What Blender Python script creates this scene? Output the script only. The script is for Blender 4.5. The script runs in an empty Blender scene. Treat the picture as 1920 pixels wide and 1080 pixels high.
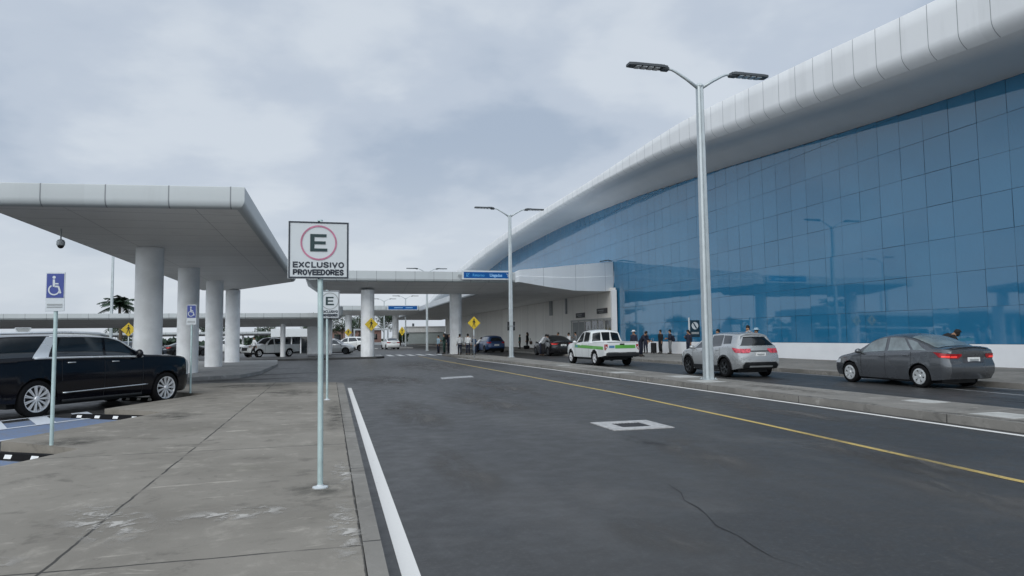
import bpy, math, random
from mathutils import Vector, Matrix
random.seed(7)
R = math.radians
PI = math.pi
scn = bpy.context.scene
COL = scn.collection

# ------------------------------------------------------------------ helpers
class MB:
    """collects shapes into one mesh"""
    def __init__(s):
        s.v = []; s.f = []; s.m = []; s.mi = 0
    def add(s, vs, fs):
        b = len(s.v)
        s.v += [tuple(p) for p in vs]
        for f in fs:
            s.f.append([b + i for i in f]); s.m.append(s.mi)
    def box(s, c, d, rz=0, ry=0, bev=0):
        x, y, z = d[0] / 2, d[1] / 2, d[2] / 2
        M = Matrix.Translation(c) @ Matrix.Rotation(rz, 4, 'Z') @ Matrix.Rotation(ry, 4, 'Y')
        if bev <= 0:
            vs = [M @ Vector((a * x, b * y, e * z)) for e in (-1, 1) for a, b in ((-1, -1), (1, -1), (1, 1), (-1, 1))]
            s.add(vs, [(3, 2, 1, 0), (4, 5, 6, 7), (0, 1, 5, 4), (1, 2, 6, 5), (2, 3, 7, 6), (3, 0, 4, 7)])
        else:
            e = min(bev, x * .95, y * .95, z * .95)
            rings = []
            for zz, ins in ((-z, e), (-z + e, 0), (z - e, 0), (z, e)):
                a, b = x - ins, y - ins
                k = max(0.0, e - ins)
                rings.append([M @ Vector(p + (zz,)) for p in ((-a + k, -b), (a - k, -b), (a, -b + k), (a, b - k), (a - k, b), (-a + k, b), (-a, b - k), (-a, -b + k))])
            s.loft(rings, caps=True)
    def loft(s, rings, caps=False, close=True):
        n = len(rings[0]); b = len(s.v)
        for r in rings: s.v += [tuple(p) for p in r]
        for i in range(len(rings) - 1):
            for j in range(n if close else n - 1):
                k = (j + 1) % n
                s.f.append([b + i * n + j, b + i * n + k, b + (i + 1) * n + k, b + (i + 1) * n + j]); s.m.append(s.mi)
        if caps:
            s.f.append([b + j for j in reversed(range(n))]); s.m.append(s.mi)
            o = b + (len(rings) - 1) * n
            s.f.append([o + j for j in range(n)]); s.m.append(s.mi)
    def tube(s, pts, rad, n=10, caps=True, ell=1.0, side=None):
        pts = [Vector(p) for p in pts]
        if not isinstance(rad, (list, tuple)): rad = [rad] * len(pts)
        rings = []; prev = None
        for i, p in enumerate(pts):
            t = (pts[min(i + 1, len(pts) - 1)] - pts[max(i - 1, 0)]).normalized()
            if prev is None:
                a = Vector(side) if side else (Vector((1, 0, 0)) if abs(t.x) < .9 else Vector((0, 1, 0)))
            else: a = prev
            a = (a - t * a.dot(t)).normalized(); prev = a
            c = t.cross(a)
            rings.append([p + (a * math.cos(2 * PI * k / n) * ell + c * math.sin(2 * PI * k / n)) * rad[i] for k in range(n)])
        s.loft(rings, caps)
    def prism(s, poly, z0, z1):
        n = len(poly)
        a = sum(poly[i][0] * poly[(i + 1) % n][1] - poly[(i + 1) % n][0] * poly[i][1] for i in range(n))
        if a < 0: poly = poly[::-1]
        s.loft([[(x, y, z0) for x, y in poly], [(x, y, z1) for x, y in poly]], caps=True)
    def quad(s, a, b, c, d): s.add([a, b, c, d], [(0, 1, 2, 3)])
    def sheet(s, x0, y0, x1, y1, z): s.quad((x0, y0, z), (x1, y0, z), (x1, y1, z), (x0, y1, z))
    def strip(s, pts, w, z):
        """flat ribbon on the ground"""
        P = [Vector((p[0], p[1], 0)) for p in pts]; b = []
        for i, p in enumerate(P):
            t = (P[min(i + 1, len(P) - 1)] - P[max(i - 1, 0)]).normalized()
            nrm = Vector((-t.y, t.x, 0)); ww = w[i] if isinstance(w, (list, tuple)) else w
            b.append((p + nrm * ww / 2, p - nrm * ww / 2))
        for i in range(len(b) - 1):
            q = [b[i][1], b[i + 1][1], b[i + 1][0], b[i][0]]
            s.add([(v.x, v.y, z) for v in q], [(0, 1, 2, 3)])
    def sphere(s, c, r, n=12, m=8, sc=(1, 1, 1), th0=0, th1=PI):
        rings = []
        for i in range(m + 1):
            t = th0 + (th1 - th0) * i / m
            rr = max(math.sin(t), .002)
            rings.append([(c[0] + r * sc[0] * rr * math.cos(-2 * PI * k / n), c[1] + r * sc[1] * rr * math.sin(-2 * PI * k / n), c[2] + r * sc[2] * math.cos(t)) for k in range(n)])
        s.loft(rings, caps=True)
    def lathe(s, prof, n=24, M=None):
        M = M or Matrix()
        rings = [[M @ Vector((r * math.cos(2 * PI * k / n), r * math.sin(2 * PI * k / n), z)) for k in range(n)] for r, z in prof]
        s.loft(rings)
    def build(s, name, mats, parent=None, smooth=False, loc=None, ang=None):
        me = bpy.data.meshes.new(name)
        me.from_pydata(s.v, [], s.f); me.update()
        if not isinstance(mats, (list, tuple)): mats = [mats]
        for m in mats: me.materials.append(m)
        me.polygons.foreach_set('material_index', s.m)
        if smooth: me.polygons.foreach_set('use_smooth', [True] * len(s.f))
        if smooth and ang: me.set_sharp_from_angle(angle=R(ang))
        o = bpy.data.objects.new(name, me); COL.objects.link(o)
        if parent: o.parent = parent
        if loc: o.location = loc
        return o

def tag(o, label=None, cat=None, group=None, kind=None):
    if label: o['label'] = label
    if cat: o['category'] = cat
    if group: o['group'] = group
    if kind: o['kind'] = kind
    return o
def thing(name, label, cat, loc=(0, 0, 0), rz=0, group=None, sc=1):
    o = bpy.data.objects.new(name, None); COL.objects.link(o)
    o.location = loc; o.rotation_euler = (0, 0, rz); o.scale = (sc, sc, sc); o.empty_display_size = .2
    return tag(o, label, cat, group)
def struct(o): o['kind'] = 'structure'; return o
def dup(root, loc, rz, label, group=None, repl=None, sc=1):
    def cp(o, par):
        c = o.copy(); COL.objects.link(c)
        if par: c.parent = par
        if repl and c.type == 'MESH' and any(m and m.name in repl for m in c.data.materials):
            c.data = c.data.copy()
            for i, m in enumerate(c.data.materials):
                if m and m.name in repl: c.data.materials[i] = repl[m.name]
        for ch in list(o.children): cp(ch, c)
        return c
    r = cp(root, None)
    r.location = loc; r.rotation_euler = (0, 0, rz); r.scale = (sc, sc, sc); r['label'] = label
    if group: r['group'] = group
    elif 'group' in r: del r['group']
    return r
def pch(tab, x):
    """monotone cubic through a table of (x, y)"""
    if x <= tab[0][0]: return tab[0][1]
    if x >= tab[-1][0]: return tab[-1][1]
    n = len(tab)
    d = [(tab[i + 1][1] - tab[i][1]) / (tab[i + 1][0] - tab[i][0]) for i in range(n - 1)]
    def m(i):
        if i == 0: return d[0]
        if i == n - 1: return d[-1]
        if d[i - 1] * d[i] <= 0: return 0
        return 2 * d[i - 1] * d[i] / (d[i - 1] + d[i])
    for i in range(n - 1):
        if x <= tab[i + 1][0]:
            h = tab[i + 1][0] - tab[i][0]; t = (x - tab[i][0]) / h
            return (2 * t**3 - 3 * t**2 + 1) * tab[i][1] + (t**3 - 2 * t**2 + t) * h * m(i) + (3 * t**2 - 2 * t**3) * tab[i + 1][1] + (t**3 - t**2) * h * m(i + 1)

# ------------------------------------------------------------------ materials
class NT:
    def __init__(s, tree): s.t = tree; tree.nodes.clear()
    def n(s, typ, **kw):
        o = s.t.nodes.new(typ)
        for k, v in kw.items():
            if k == 'i':
                for a, b in v.items(): s.set(o, a, b)
            else: setattr(o, k, v)
        return o
    def set(s, o, a, b):
        if isinstance(b, bpy.types.NodeSocket): s.t.links.new(b, o.inputs[a])
        else: o.inputs[a].default_value = b
    def math(s, op, a, b=0.0, clamp=False):
        o = s.n('ShaderNodeMath', operation=op, use_clamp=clamp); s.set(o, 0, a); s.set(o, 1, b); return o.outputs[0]
    def mix(s, f, a, b, typ='MIX'):
        o = s.n('ShaderNodeMix', data_type='RGBA', blend_type=typ); s.set(o, 0, f); s.set(o, 6, a); s.set(o, 7, b); return o.outputs[2]
    def noise(s, vec, scale, detail=3, rough=.55, dist=0):
        o = s.n('ShaderNodeTexNoise', i={'Scale': scale, 'Detail': detail, 'Roughness': rough, 'Distortion': dist})
        if vec is not None: s.set(o, 'Vector', vec)
        return o.outputs['Fac']
    def ramp(s, f, a, b, c=0.0, d=1.0):
        o = s.n('ShaderNodeMapRange', interpolation_type='SMOOTHSTEP', i={0: f, 1: a, 2: b, 3: c, 4: d}); return o.outputs[0]
    def bump(s, h, st, dist=.01): return s.n('ShaderNodeBump', i={'Strength': st, 'Distance': dist, 'Height': h}).outputs[0]
    def out(s, sh, disp=None):
        o = s.n('ShaderNodeOutputMaterial'); s.set(o, 0, sh)
def c4(c): return (c[0], c[1], c[2], 1)
MATS = {}
def mat(name, col, rough=.6, metal=0, var=.06, vs=2.5, bump=0, bs=60, spec=.5, coat=0, emit=0, ior=None):
    m = bpy.data.materials.new(name); m.use_nodes = True; k = NT(m.node_tree)
    oc = k.n('ShaderNodeTexCoord').outputs['Object']
    nz = k.noise(oc, vs, 4)
    f = k.ramp(nz, .3, .7)
    c = k.mix(f, c4([x * (1 - var) for x in col]), c4([min(1, x * (1 + var)) for x in col]))
    p = k.n('ShaderNodeBsdfPrincipled', i={'Base Color': c, 'Roughness': k.ramp(nz, .2, .8, max(0.0, rough - .05), min(1.0, rough + .05)), 'Metallic': metal, 'Specular IOR Level': spec, 'Coat Weight': coat, 'Coat Roughness': .04})
    if ior: p.inputs['IOR'].default_value = ior
    if bump: k.set(p, 'Normal', k.bump(k.noise(oc, bs, 3), bump, .005))
    if emit: k.set(p, 'Emission Color', c4(col)); k.set(p, 'Emission Strength', emit)
    k.out(p.outputs[0]); MATS[name] = m
    return m

M_white = mat('white_panel', (.72, .75, .77), .45, var=.03, vs=.6)
M_col = mat('column_paint', (.82, .835, .85), .6, var=.08, vs=1.6, bump=.06, bs=30)
M_wall = mat('wall_render', (.66, .66, .65), .8, var=.05, vs=.5, bump=.05)
M_wallw = mat("plinth_paint", (.86, .87, .89), .55, var=.04, vs=.6)
M_pole = mat('galvanised_pole', (.50, .55, .57), .42, metal=.35, var=.06, vs=4)
M_signpole = mat('pale_green_pole', (.46, .58, .58), .45, metal=.2, var=.1, vs=6)
M_lamp = mat('lamp_housing', (.055, .065, .075), .45, var=.1)
M_steel = mat('steel', (.5, .52, .54), .35, metal=.8)
M_black = mat('black_plastic', (.012, .013, .015), .5, var=.2, vs=8)
M_rub = mat('tyre_rubber', (.008, .008, .009), .85, var=.2, vs=12, bump=.1, spec=.15)
M_rim = mat('alloy', (.74, .75, .77), .3, metal=.4, var=.05)
M_rimd = mat('dark_alloy', (.05, .055, .06), .35, metal=.6, var=.05)
M_hub = mat('wheel_cover', (.55, .57, .58), .35, metal=.3, var=.05)
M_chrome = mat('chrome_trim', (.75, .77, .78), .18, metal=.9, var=.03)
M_glass2 = mat('privacy_glass', (.014, .020, .026), .05, var=.2, vs=1.5, spec=.7, coat=.4)
M_trim = mat('satin_trim', (.70, .73, .76), .3, metal=.35, var=.03)
M_glass = mat('tinted_window', (.008, .011, .014), .04, var=.2, vs=1.5, spec=.8, coat=.3)
M_glassl = mat('painted_bright_window', (.17, .205, .215), .04, var=.3, vs=2.5, spec=.9, coat=.5)  # opaque pane; the bright view through it is put into the colour
M_red = mat('taillight_red', (.38, .012, .018), .2, var=.15, vs=9, coat=.6)
M_redlit = mat('taillight_lit', (.85, .06, .05), .25, var=.3, vs=9, coat=.4, emit=.55)
M_redpale = mat('taillight_pale', (.52, .06, .085), .2, var=.5, vs=14, coat=.6)
M_lens = mat('headlight_lens', (.55, .58, .6), .12, var=.2, vs=8, coat=.6)
M_plate = mat('plate_white', (.75, .76, .76), .4, var=.05, vs=20)
M_signw = mat('sign_white', (.56, .60, .63), .4, var=.03)
M_signb = mat('sign_blue', (.035, .06, .26), .4, var=.06)
M_black2 = mat('sign_black', (.006, .03, .035), .5, var=.1)
M_ink = mat('sign_ink', (.012, .02, .035), .5, var=.1)
M_pink = mat('sign_faded_red', (.44, .16, .25), .5, var=.2, vs=9)
M_pblue = mat('panel_blue', (.004, .085, .30), .6, var=.08, spec=.2)
M_ptext = mat('panel_text_pale', (.30, .55, .85), .5, var=.1)
M_ptextd = mat('panel_text_dim', (.06, .30, .62), .5, var=.1)
M_yel = mat('sign_yellow', (.62, .44, .02), .45, var=.1, vs=8)
M_grey = mat('grey_metal', (.30, .32, .33), .5, var=.08)
M_dgreen = mat('sign_dark_teal', (.006, .03, .05), .4, var=.1)

def ground_mats():
    # asphalt
    m = bpy.data.materials.new('asphalt'); m.use_nodes = True; k = NT(m.node_tree)
    oc = k.n('ShaderNodeTexCoord').outputs['Object']
    mp = k.n('ShaderNodeMapping', i={'Vector': oc, 'Scale': (1, .22, 1)}).outputs[0]
    big = k.noise(oc, .16, 5, .6); lane = k.noise(mp, .55, 4, .6); fine = k.noise(oc, 95, 2, .7); mid = k.noise(oc, 3.2, 5, .65)
    c = k.mix(k.ramp(big, .32, .68), (.030, .0295, .029, 1), (.044, .043, .0415, 1))
    c = k.mix(k.ramp(lane, .46, .66, 0, .6), c, (.072, .070, .068, 1))
    c = k.mix(k.ramp(k.noise(oc, .5, 4, .6, .5), .56, .68, 0, .5), c, (.082, .079, .076, 1))
    c = k.mix(k.ramp(k.noise(oc, .33, 3, .6), .34, .44, .5, 0), c, (.028, .029, .031, 1))
    c = k.mix(k.ramp(mid, .60, .74, 0, .3), c, (.105, .104, .103, 1))
    c = k.mix(k.ramp(mid, .22, .36, .35, 0), c, (.035, .036, .04, 1))
    c = k.mix(k.ramp(k.noise(oc, 26, 3, .75), .5, .72, 0, .5), c, (.11, .108, .105, 1))
    c = k.mix(k.math('MULTIPLY', fine, .5), c, k.mix(1.0, c, (.55, .55, .57, 1), 'MULTIPLY'))
    spk = k.n('ShaderNodeTexVoronoi', feature='F1', i={'Vector': oc, 'Scale': 60}).outputs[0]
    c = k.mix(k.ramp(spk, .10, .16, .35, 0), c, (.15, .15, .15, 1))
    cr = k.n('ShaderNodeTexVoronoi', feature='DISTANCE_TO_EDGE', i={'Scale': .23, 'Vector': k.mix(.25, oc, k.n('ShaderNodeTexNoise', i={'Vector': oc, 'Scale': .9, 'Detail': 5}).outputs['Color'], 'ADD')}).outputs[0]
    msk = k.ramp(k.noise(oc, .21, 2), .5, .62)
    c = k.mix(k.math('MULTIPLY', k.ramp(cr, .002, .008, .55, 0), msk), c, (.022, .022, .024, 1))
    p = k.n('ShaderNodeBsdfPrincipled', i={'Base Color': c, 'Roughness': k.ramp(mid, .2, .8, .40, .58), 'Specular IOR Level': .55})
    k.set(p, 'Normal', k.bump(k.math('ADD', fine, k.math('MULTIPLY', mid, .25)), .22, .005))
    k.out(p.outputs[0]); MATS['asphalt'] = m
    # concrete
    def conc(name, a, b, lx=(), ly=(), dark=.4):
        m = bpy.data.materials.new(name); m.use_nodes = True; k = NT(m.node_tree)
        oc = k.n('ShaderNodeTexCoord').outputs['Object']
        mp = k.n('ShaderNodeMapping', i={'Vector': oc, 'Rotation': (0, 0, .5), 'Scale': (.45, 1.3, 1)}).outputs[0]
        big = k.noise(oc, .35, 5, .62); mid = k.noise(oc, 2.2, 6, .68, .4); fine = k.noise(oc, 70, 3, .7); st = k.noise(mp, 1.7, 6, .7, 1.2)
        c = k.mix(k.ramp(big, .3, .7), c4(a), c4(b))
        c = k.mix(k.ramp(mid, .52, .70, 0, .6), c, c4([x * 1.3 for x in b]))
        c = k.mix(k.ramp(mid, .3, .46, .65, 0), c, c4([x * .66 for x in a]))
        c = k.mix(k.ramp(st, .60, .68, 0, .7), c, c4([x * 1.5 for x in b]))
        c = k.mix(k.ramp(k.noise(oc, 5.5, 5, .7, .8), .6, .7, 0, .5), c, c4([x * .7 for x in a]))
        c = k.mix(k.ramp(k.noise(oc, .8, 4, .6), .58, .74, 0, .35), c, c4([x * y for x, y in zip(a, (.75, .77, .68))]))
        c = k.mix(k.math('MULTIPLY', fine, .35), c, k.mix(1.0, c, (.6, .6, .6, 1), 'MULTIPLY'))
        wob = k.math('MULTIPLY', k.math('SUBTRACT', k.noise(oc, 2.5, 4), .5), .05)
        sx = k.n('ShaderNodeSeparateXYZ', i={0: oc})
        line = None
        for ax, vals in (('X', lx), ('Y', ly)):
            for v in vals:
                d = k.math('ABSOLUTE', k.math('ADD', k.math('SUBTRACT', sx.outputs[ax], v), wob))
                l = k.ramp(d, .007, .016, 1, 0)
                line = l if line is None else k.math('MAXIMUM', line, l)
        h = k.math('ADD', fine, k.math('MULTIPLY', mid, .8))
        if line is not None:
            brk = k.ramp(k.noise(oc, 1.1, 3), .36, .5, .15, 1)
            line = k.math('MULTIPLY', line, brk)
            c = k.mix(k.math('MULTIPLY', line, .85), c, (.03, .03, .03, 1))
            h = k.math('SUBTRACT', h, k.math('MULTIPLY', line, 2))
        p = k.n('ShaderNodeBsdfPrincipled', i={'Base Color': c, 'Roughness': .85, 'Specular IOR Level': .25})
        k.set(p, 'Normal', k.bump(h, .3, .006)); k.out(p.outputs[0]); MATS[name] = m
    conc('concrete_walk', (.213, .196, .170), (.303, .280, .246), (-1.76, .235), (-4.7, .2, 5.1, 10, 14.9, 19.8))
    conc('concrete_kerb', (.18, .17, .155), (.285, .272, .25), (), (3.2, 5.2, 8.1, 11.3, 14.2, 17.1, 20))
    conc('concrete_median', (.19, .182, .168), (.285, .27, .248), (), tuple(range(2, 60, 4)))
    conc('concrete_far', (.22, .225, .225), (.30, .30, .30))
    # paints on the ground, worn
    def paint(name, col, under, wear=.5):
        m = bpy.data.materials.new(name); m.use_nodes = True; k = NT(m.node_tree)
        oc = k.n('ShaderNodeTexCoord').outputs['Object']
        w = k.noise(oc, 9, 6, .75); w2 = k.noise(oc, 1.3, 3)
        f = k.ramp(k.math('ADD', k.math('MULTIPLY', w, .7), k.math('MULTIPLY', w2, .3)), wear - .06, wear + .05)
        c = k.mix(f, c4(under), c4(col))
        c = k.mix(k.math('MULTIPLY', k.noise(oc, 40, 3), .3), c, k.mix(1.0, c, (.7, .7, .7, 1), 'MULTIPLY'))
        p = k.n('ShaderNodeBsdfPrincipled', i={'Base Color': c, 'Roughness': .75}); k.out(p.outputs[0]); MATS[name] = m
    paint('paint_white', (.80, .79, .77), (.22, .22, .23), .36)
    paint('paint_worn', (.40, .41, .42), (.12, .12, .125), .46)
    paint('paint_yellow', (.54, .40, .13), (.15, .14, .11), .43)
    paint('paint_blue', (.15, .21, .34), (.17, .19, .23), .48)
    paint('paint_hatch', (.62, .66, .72), (.22, .27, .36), .38)
    # facade glass
    m = bpy.data.materials.new('curtain_glass'); m.use_nodes = True; k = NT(m.node_tree)
    oc = k.n('ShaderNodeTexCoord').outputs['Object']
    nz = k.noise(oc, .25, 3)
    rnd = k.n('ShaderNodeNewGeometry').outputs['Random Per Island']
    c = k.mix(k.ramp(nz, .3, .7), (.018, .150, .292, 1), (.024, .174, .325, 1))
    c = k.mix(k.ramp(rnd, 0, 1, 0, .35), c, (.045, .215, .390, 1))
    p = k.n('ShaderNodeBsdfPrincipled', i={'Base Color': c, 'Roughness': .03, 'IOR': 1.85})
    k.out(p.outputs[0]); MATS['curtain_glass'] = m
    # fascia / soffit panels with joints along Y
    def panel(name, col, pitch, axis='Y', w=.012, rough=.4, off=0, cross=0):
        m = bpy.data.materials.new(name); m.use_nodes = True; k = NT(m.node_tree)
        oc = k.n('ShaderNodeTexCoord').outputs['Object']; sx = k.n('ShaderNodeSeparateXYZ', i={0: oc})
        def joint(ax, pt, of):
            fr = k.math('FRACT', k.math('DIVIDE', k.math('ADD', sx.outputs[ax], 1000 + of), pt))
            return k.ramp(k.math('ABSOLUTE', k.math('SUBTRACT', fr, .5)), w / pt, w * 1.6 / pt, 1, 0)
        j = joint(axis, pitch, off)
        if cross: j = k.math('MAXIMUM', j, k.math('MULTIPLY', joint('X' if axis == 'Y' else 'Y', cross, 0), .6))
        fl = k.math('FLOOR', k.math('DIVIDE', k.math('ADD', sx.outputs[axis], 1000.5 * pitch + off), pitch))
        wn = k.n('ShaderNodeTexWhiteNoise', noise_dimensions='1D', i={'W': fl}).outputs[0]
        c = k.mix(wn, c4([x * .96 for x in col]), c4([x * 1.03 for x in col]))
        mp = k.n('ShaderNodeMapping', i={'Vector': oc, 'Scale': (1, 1, .15)}).outputs[0]
        c = k.mix(k.ramp(k.noise(mp, 1.6, 5, .65), .5, .75, 0, .24), c, c4([x * .7 for x in col]))
        c = k.mix(k.math('MULTIPLY', j, .75), c, (.10, .11, .13, 1))
        p = k.n('ShaderNodeBsdfPrincipled', i={'Base Color': c, 'Roughness': rough, 'Specular IOR Level': .5})
        k.set(p, 'Normal', k.bump(k.math('SUBTRACT', k.math('MULTIPLY', wn, .02), j), .25, .01))
        k.out(p.outputs[0]); MATS[name] = m
    panel('fascia_panel', (.80, .815, .83), 1.31, rough=.62, off=.05)
    panel('canopy_panel_x', (.49, .525, .54), 1.48, 'X', .012, off=.73)
    panel('canopy_panel_y', (.58, .61, .63), 1.48, 'Y', .012)
    panel('soffit_panel', (.86, .86, .85), 1.31, 'Y', .008, .5, cross=3.1)
    panel('entrance_panel', (.86, .88, .90), 3.7, 'X', .012, off=1.9)
    panel('wall_panel', (.90, .88, .84), 3.6, 'Y', .012, .7)
ground_mats()
A = MATS

# ------------------------------------------------------------------ world, sun, camera
SUN_EL, SUN_AZ = R(39), R(207)     # azimuth measured clockwise from +Y
w = bpy.data.worlds.new('World'); scn.world = w; w.use_nodes = True
k = NT(w.node_tree)
sky = k.n('ShaderNodeTexSky', sky_type='NISHITA', sun_disc=False, sun_elevation=SUN_EL, sun_rotation=SUN_AZ, air_density=1.0, dust_density=2.0, ozone_density=1.5)
gen = k.n('ShaderNodeTexCoord').outputs['Generated']
sx = k.n('ShaderNodeSeparateXYZ', i={0: gen})
zz = k.math('ADD', k.math('MAXIMUM', sx.outputs[2], 0.0), .28)
cv = k.n('ShaderNodeCombineXYZ', i={0: k.math('DIVIDE', sx.outputs[0], zz), 1: k.math('DIVIDE', sx.outputs[1], zz), 2: 0.0}).outputs[0]
mpv = k.n('ShaderNodeMapping', i={'Vector': cv, 'Location': (-4.88, 8.01, 0), 'Rotation': (0, 0, .35), 'Scale': (1.0, 1.1, 1)}).outputs[0]
n1 = k.noise(mpv, 1.15, 5, .5, .15)
n2 = k.noise(mpv, 3.6, 6, .55, .1)
d = k.math('ADD', k.math('MULTIPLY', n1, .78), k.math('MULTIPLY', n2, .22))
S = 10.0
def sc_(c): return (c[0] * S, c[1] * S, c[2] * S, 1)
cl = k.mix(k.ramp(d, .40, .50), sc_((.405, .485, .600)), sc_((.525, .595, .695)))
cl = k.mix(k.ramp(d, .50, .59), cl, sc_((.640, .702, .778)))
hz = k.ramp(sx.outputs[2], .02, .30, 1, 0)
cl = k.mix(k.math('MULTIPLY', hz, .65), cl, sc_((.690, .740, .790)))
glow = k.n('ShaderNodeVectorMath', operation='DOT_PRODUCT', i={0: gen, 1: (math.sin(R(202)) * .96, math.cos(R(202)) * .96, .24)}).outputs['Value']
glow = k.math('MULTIPLY', k.ramp(glow, -.25, 1.0), 1.25)
cl = k.mix(1.0, cl, k.n('ShaderNodeCombineXYZ', i={0: k.math('ADD', k.math('MULTIPLY', glow, 1.0), 1), 1: k.math('ADD', k.math('MULTIPLY', glow, .97), 1), 2: k.math('ADD', k.math('MULTIPLY', glow, .88), 1)}).outputs[0], 'MULTIPLY')
mixc = k.mix(.95, sky.outputs[0], cl)
bg = k.n('ShaderNodeBackground', i={'Color': mixc, 'Strength': .1})
wo = k.n('ShaderNodeOutputWorld'); k.set(wo, 0, bg.outputs[0])
ld = bpy.data.lights.new('sun', 'SUN'); ld.energy = 1.0; ld.angle = R(38); ld.color = (1, .93, .82)
lo = bpy.data.objects.new('sun', ld); COL.objects.link(lo)
sd = Vector((math.sin(SUN_AZ) * math.cos(SUN_EL), math.cos(SUN_AZ) * math.cos(SUN_EL), math.sin(SUN_EL)))
lo.rotation_euler = sd.to_track_quat('Z', 'Y').to_euler(); lo.location = sd * 100
cam = bpy.data.cameras.new('camera'); co = bpy.data.objects.new('camera', cam); COL.objects.link(co); scn.camera = co
cam.sensor_width = 36; cam.lens = 1300 / 1920 * 36; cam.clip_end = 5000; cam.clip_start = .05
psi, th, rho = R(14.75), R(4.02), .012
r0 = Vector((math.cos(psi), -math.sin(psi), 0)); fw = Vector((math.sin(psi) * math.cos(th), math.cos(psi) * math.cos(th), math.sin(th)))
u0 = r0.cross(fw); rr = math.cos(rho) * r0 - math.sin(rho) * u0; uu = math.cos(rho) * u0 + math.sin(rho) * r0
co.matrix_world = Matrix(((rr.x, uu.x, -fw.x, 0), (rr.y, uu.y, -fw.y, 0), (rr.z, uu.z, -fw.z, 1.6), (0, 0, 0, 1)))
scn.view_settings.view_transform = 'Standard'; scn.view_settings.look = 'None'; scn.view_settings.exposure = 0; scn.view_settings.gamma = 1
scn.cycles.max_bounces = 8; scn.cycles.diffuse_bounces = 5; scn.cycles.glossy_bounces = 3; scn.cycles.use_denoising = True

# ------------------------------------------------------------------ ground and markings
b = MB()
n = 48
b.add([(1800 * math.cos(2 * PI * i / n), 1800 * math.sin(2 * PI * i / n), -.03) for i in range(n)], [tuple(range(n))])
struct(b.build('ground', A['concrete_far']))
b = MB(); b.sheet(-75, -60, 18.5, 260, 0); struct(b.build('road', A['asphalt']))
# walkway on the left with its saw-tooth parking edge
tips = [(-3.28, 10.75 + 4.9 * k) for k in range(-5, 3)]
poly = [(.24, -14.5)]
left = []
for t in tips: left += [t, (t[0] - 1.42, t[1] + 1.25)]
left = left[:-1]
poly = [(.232, -14.1), (.232, 24.1)] + [(-.4, 24.5), (-2.6, 25.2), (-3.6, 25.6), (-4.6, 25.3), (-5.0, 23.6), (-4.2, 21.6)] + left[::-1]
b = MB(); b.prism(poly, -.02, .15); struct(b.build('walkway', A['concrete_walk']))
b = MB(); b.prism([(.238, -14.1), (.30, -14.1), (.36, 4), (.45, 21), (.45, 23.3), (.40, 23.8), (.238, 24.1)], -.02, .148); struct(b.build('kerb', A['concrete_kerb']))
# parking sheet left of the walkway
b = MB(); b.sheet(-16, -14, -3.1, 24.5, .004); struct(b.build('parking_lot', A['asphalt']))
b = MB()
dv = Vector((.571, .821)); pv = Vector((.821, -.571))
def bayq(o, a0, a1, w0, w1):
    o = Vector(o); return [(*(o + dv * a + pv * w_), .0) for a, w_ in ((a0, w0), (a0, w1), (a1, w1), (a1, w0))]
for o in ((-4.45, 16.15), (-4.45, 11.25), (-4.45, 6.35)):
    q = bayq(o, -6.2, -.12, -1.35, 1.22)
    b.add([(x, y, .008) for x, y, z in q], [(0, 1, 2, 3)])
struct(b.build('blue_bay_marking', A['paint_blue']))
b = MB()
for o in ((-4.45, 16.15), (-4.45, 11.25)):
    for j in range(7):
        q = bayq(o, -5.9 + j * .95, -5.5 + j * .95, -1.75, -.45)
        sh = Vector((dv.x, dv.y)) * .75
        q = [(q[0][0] + sh.x, q[0][1] + sh.y, 0), q[1], q[2], (q[3][0] + sh.x, q[3][1] + sh.y, 0)]
        b.add([(x, y, .012) for x, y, z in q], [(0, 1, 2, 3)])
    for wv in (-1.85, -.45, 1.1):
        q = bayq(o, -6.2, .1 if wv < 1 else -1.2, wv, wv + .12); b.add([(x, y, .016) for x, y, z in q], [(0, 1, 2, 3)])
struct(b.build('white_bay_hatching', A['paint_hatch']))
# right road: white edge line, yellow line, left white line
b = MB(); b.strip([(.47, -10), (.54, 4.5), (.58, 12), (.635, 23.3)], .125, .004); struct(b.build('white_kerb_line', A['paint_white']))
b = MB(); b.strip([(10.16, -8), (10.22, 8), (10.30, 14), (10.36, 22), (10.36, 32), (10.1, 41), (9.72, 48), (9.5, 53)], .13, .004); struct(b.build('white_edge_line', A['paint_white']))
b = MB(); b.strip([(7.1, -6), (7.12, 6), (7.45, 11), (7.75, 18), (7.72, 30), (7.6, 45), (7.5, 61)], .11, .004); struct(b.build('yellow_lane_line', A['paint_yellow']))
b = MB()
for i in range(8): b.sheet(4.2 + i * .95, 62.6, 4.7 + i * .95, 67.8, .004)
struct(b.build('crosswalk_marking', A['paint_white']))
b = MB()
for i in range(9): b.sheet(4.0 + i * .95, 109, 4.5 + i * .95, 113, .004)
struct(b.build('far_crosswalk_marking', A['paint_white']))
b = MB(); b.quad((4.18, 26.6, .004), (5.6, 27.4, .004), (5.72, 28.6, .004), (4.3, 27.8, .004)); struct(b.build('pale_road_patch', A['paint_worn']))
b = MB(); b.strip([(3.52, 6.9), (3.46, 6.5), (3.33, 6.2), (3.31, 5.9), (3.25, 5.65), (3.14, 5.3), (3.15, 5.0), (3.10, 4.7), (3.08, 4.45), (3.15, 4.2)], [.003, .010, .007, .022, .006, .020, .008, .014, .004, .002], .003)
struct(b.build('road_crack', mat('crack_dark', (.024, .025, .028), .9)))
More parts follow.
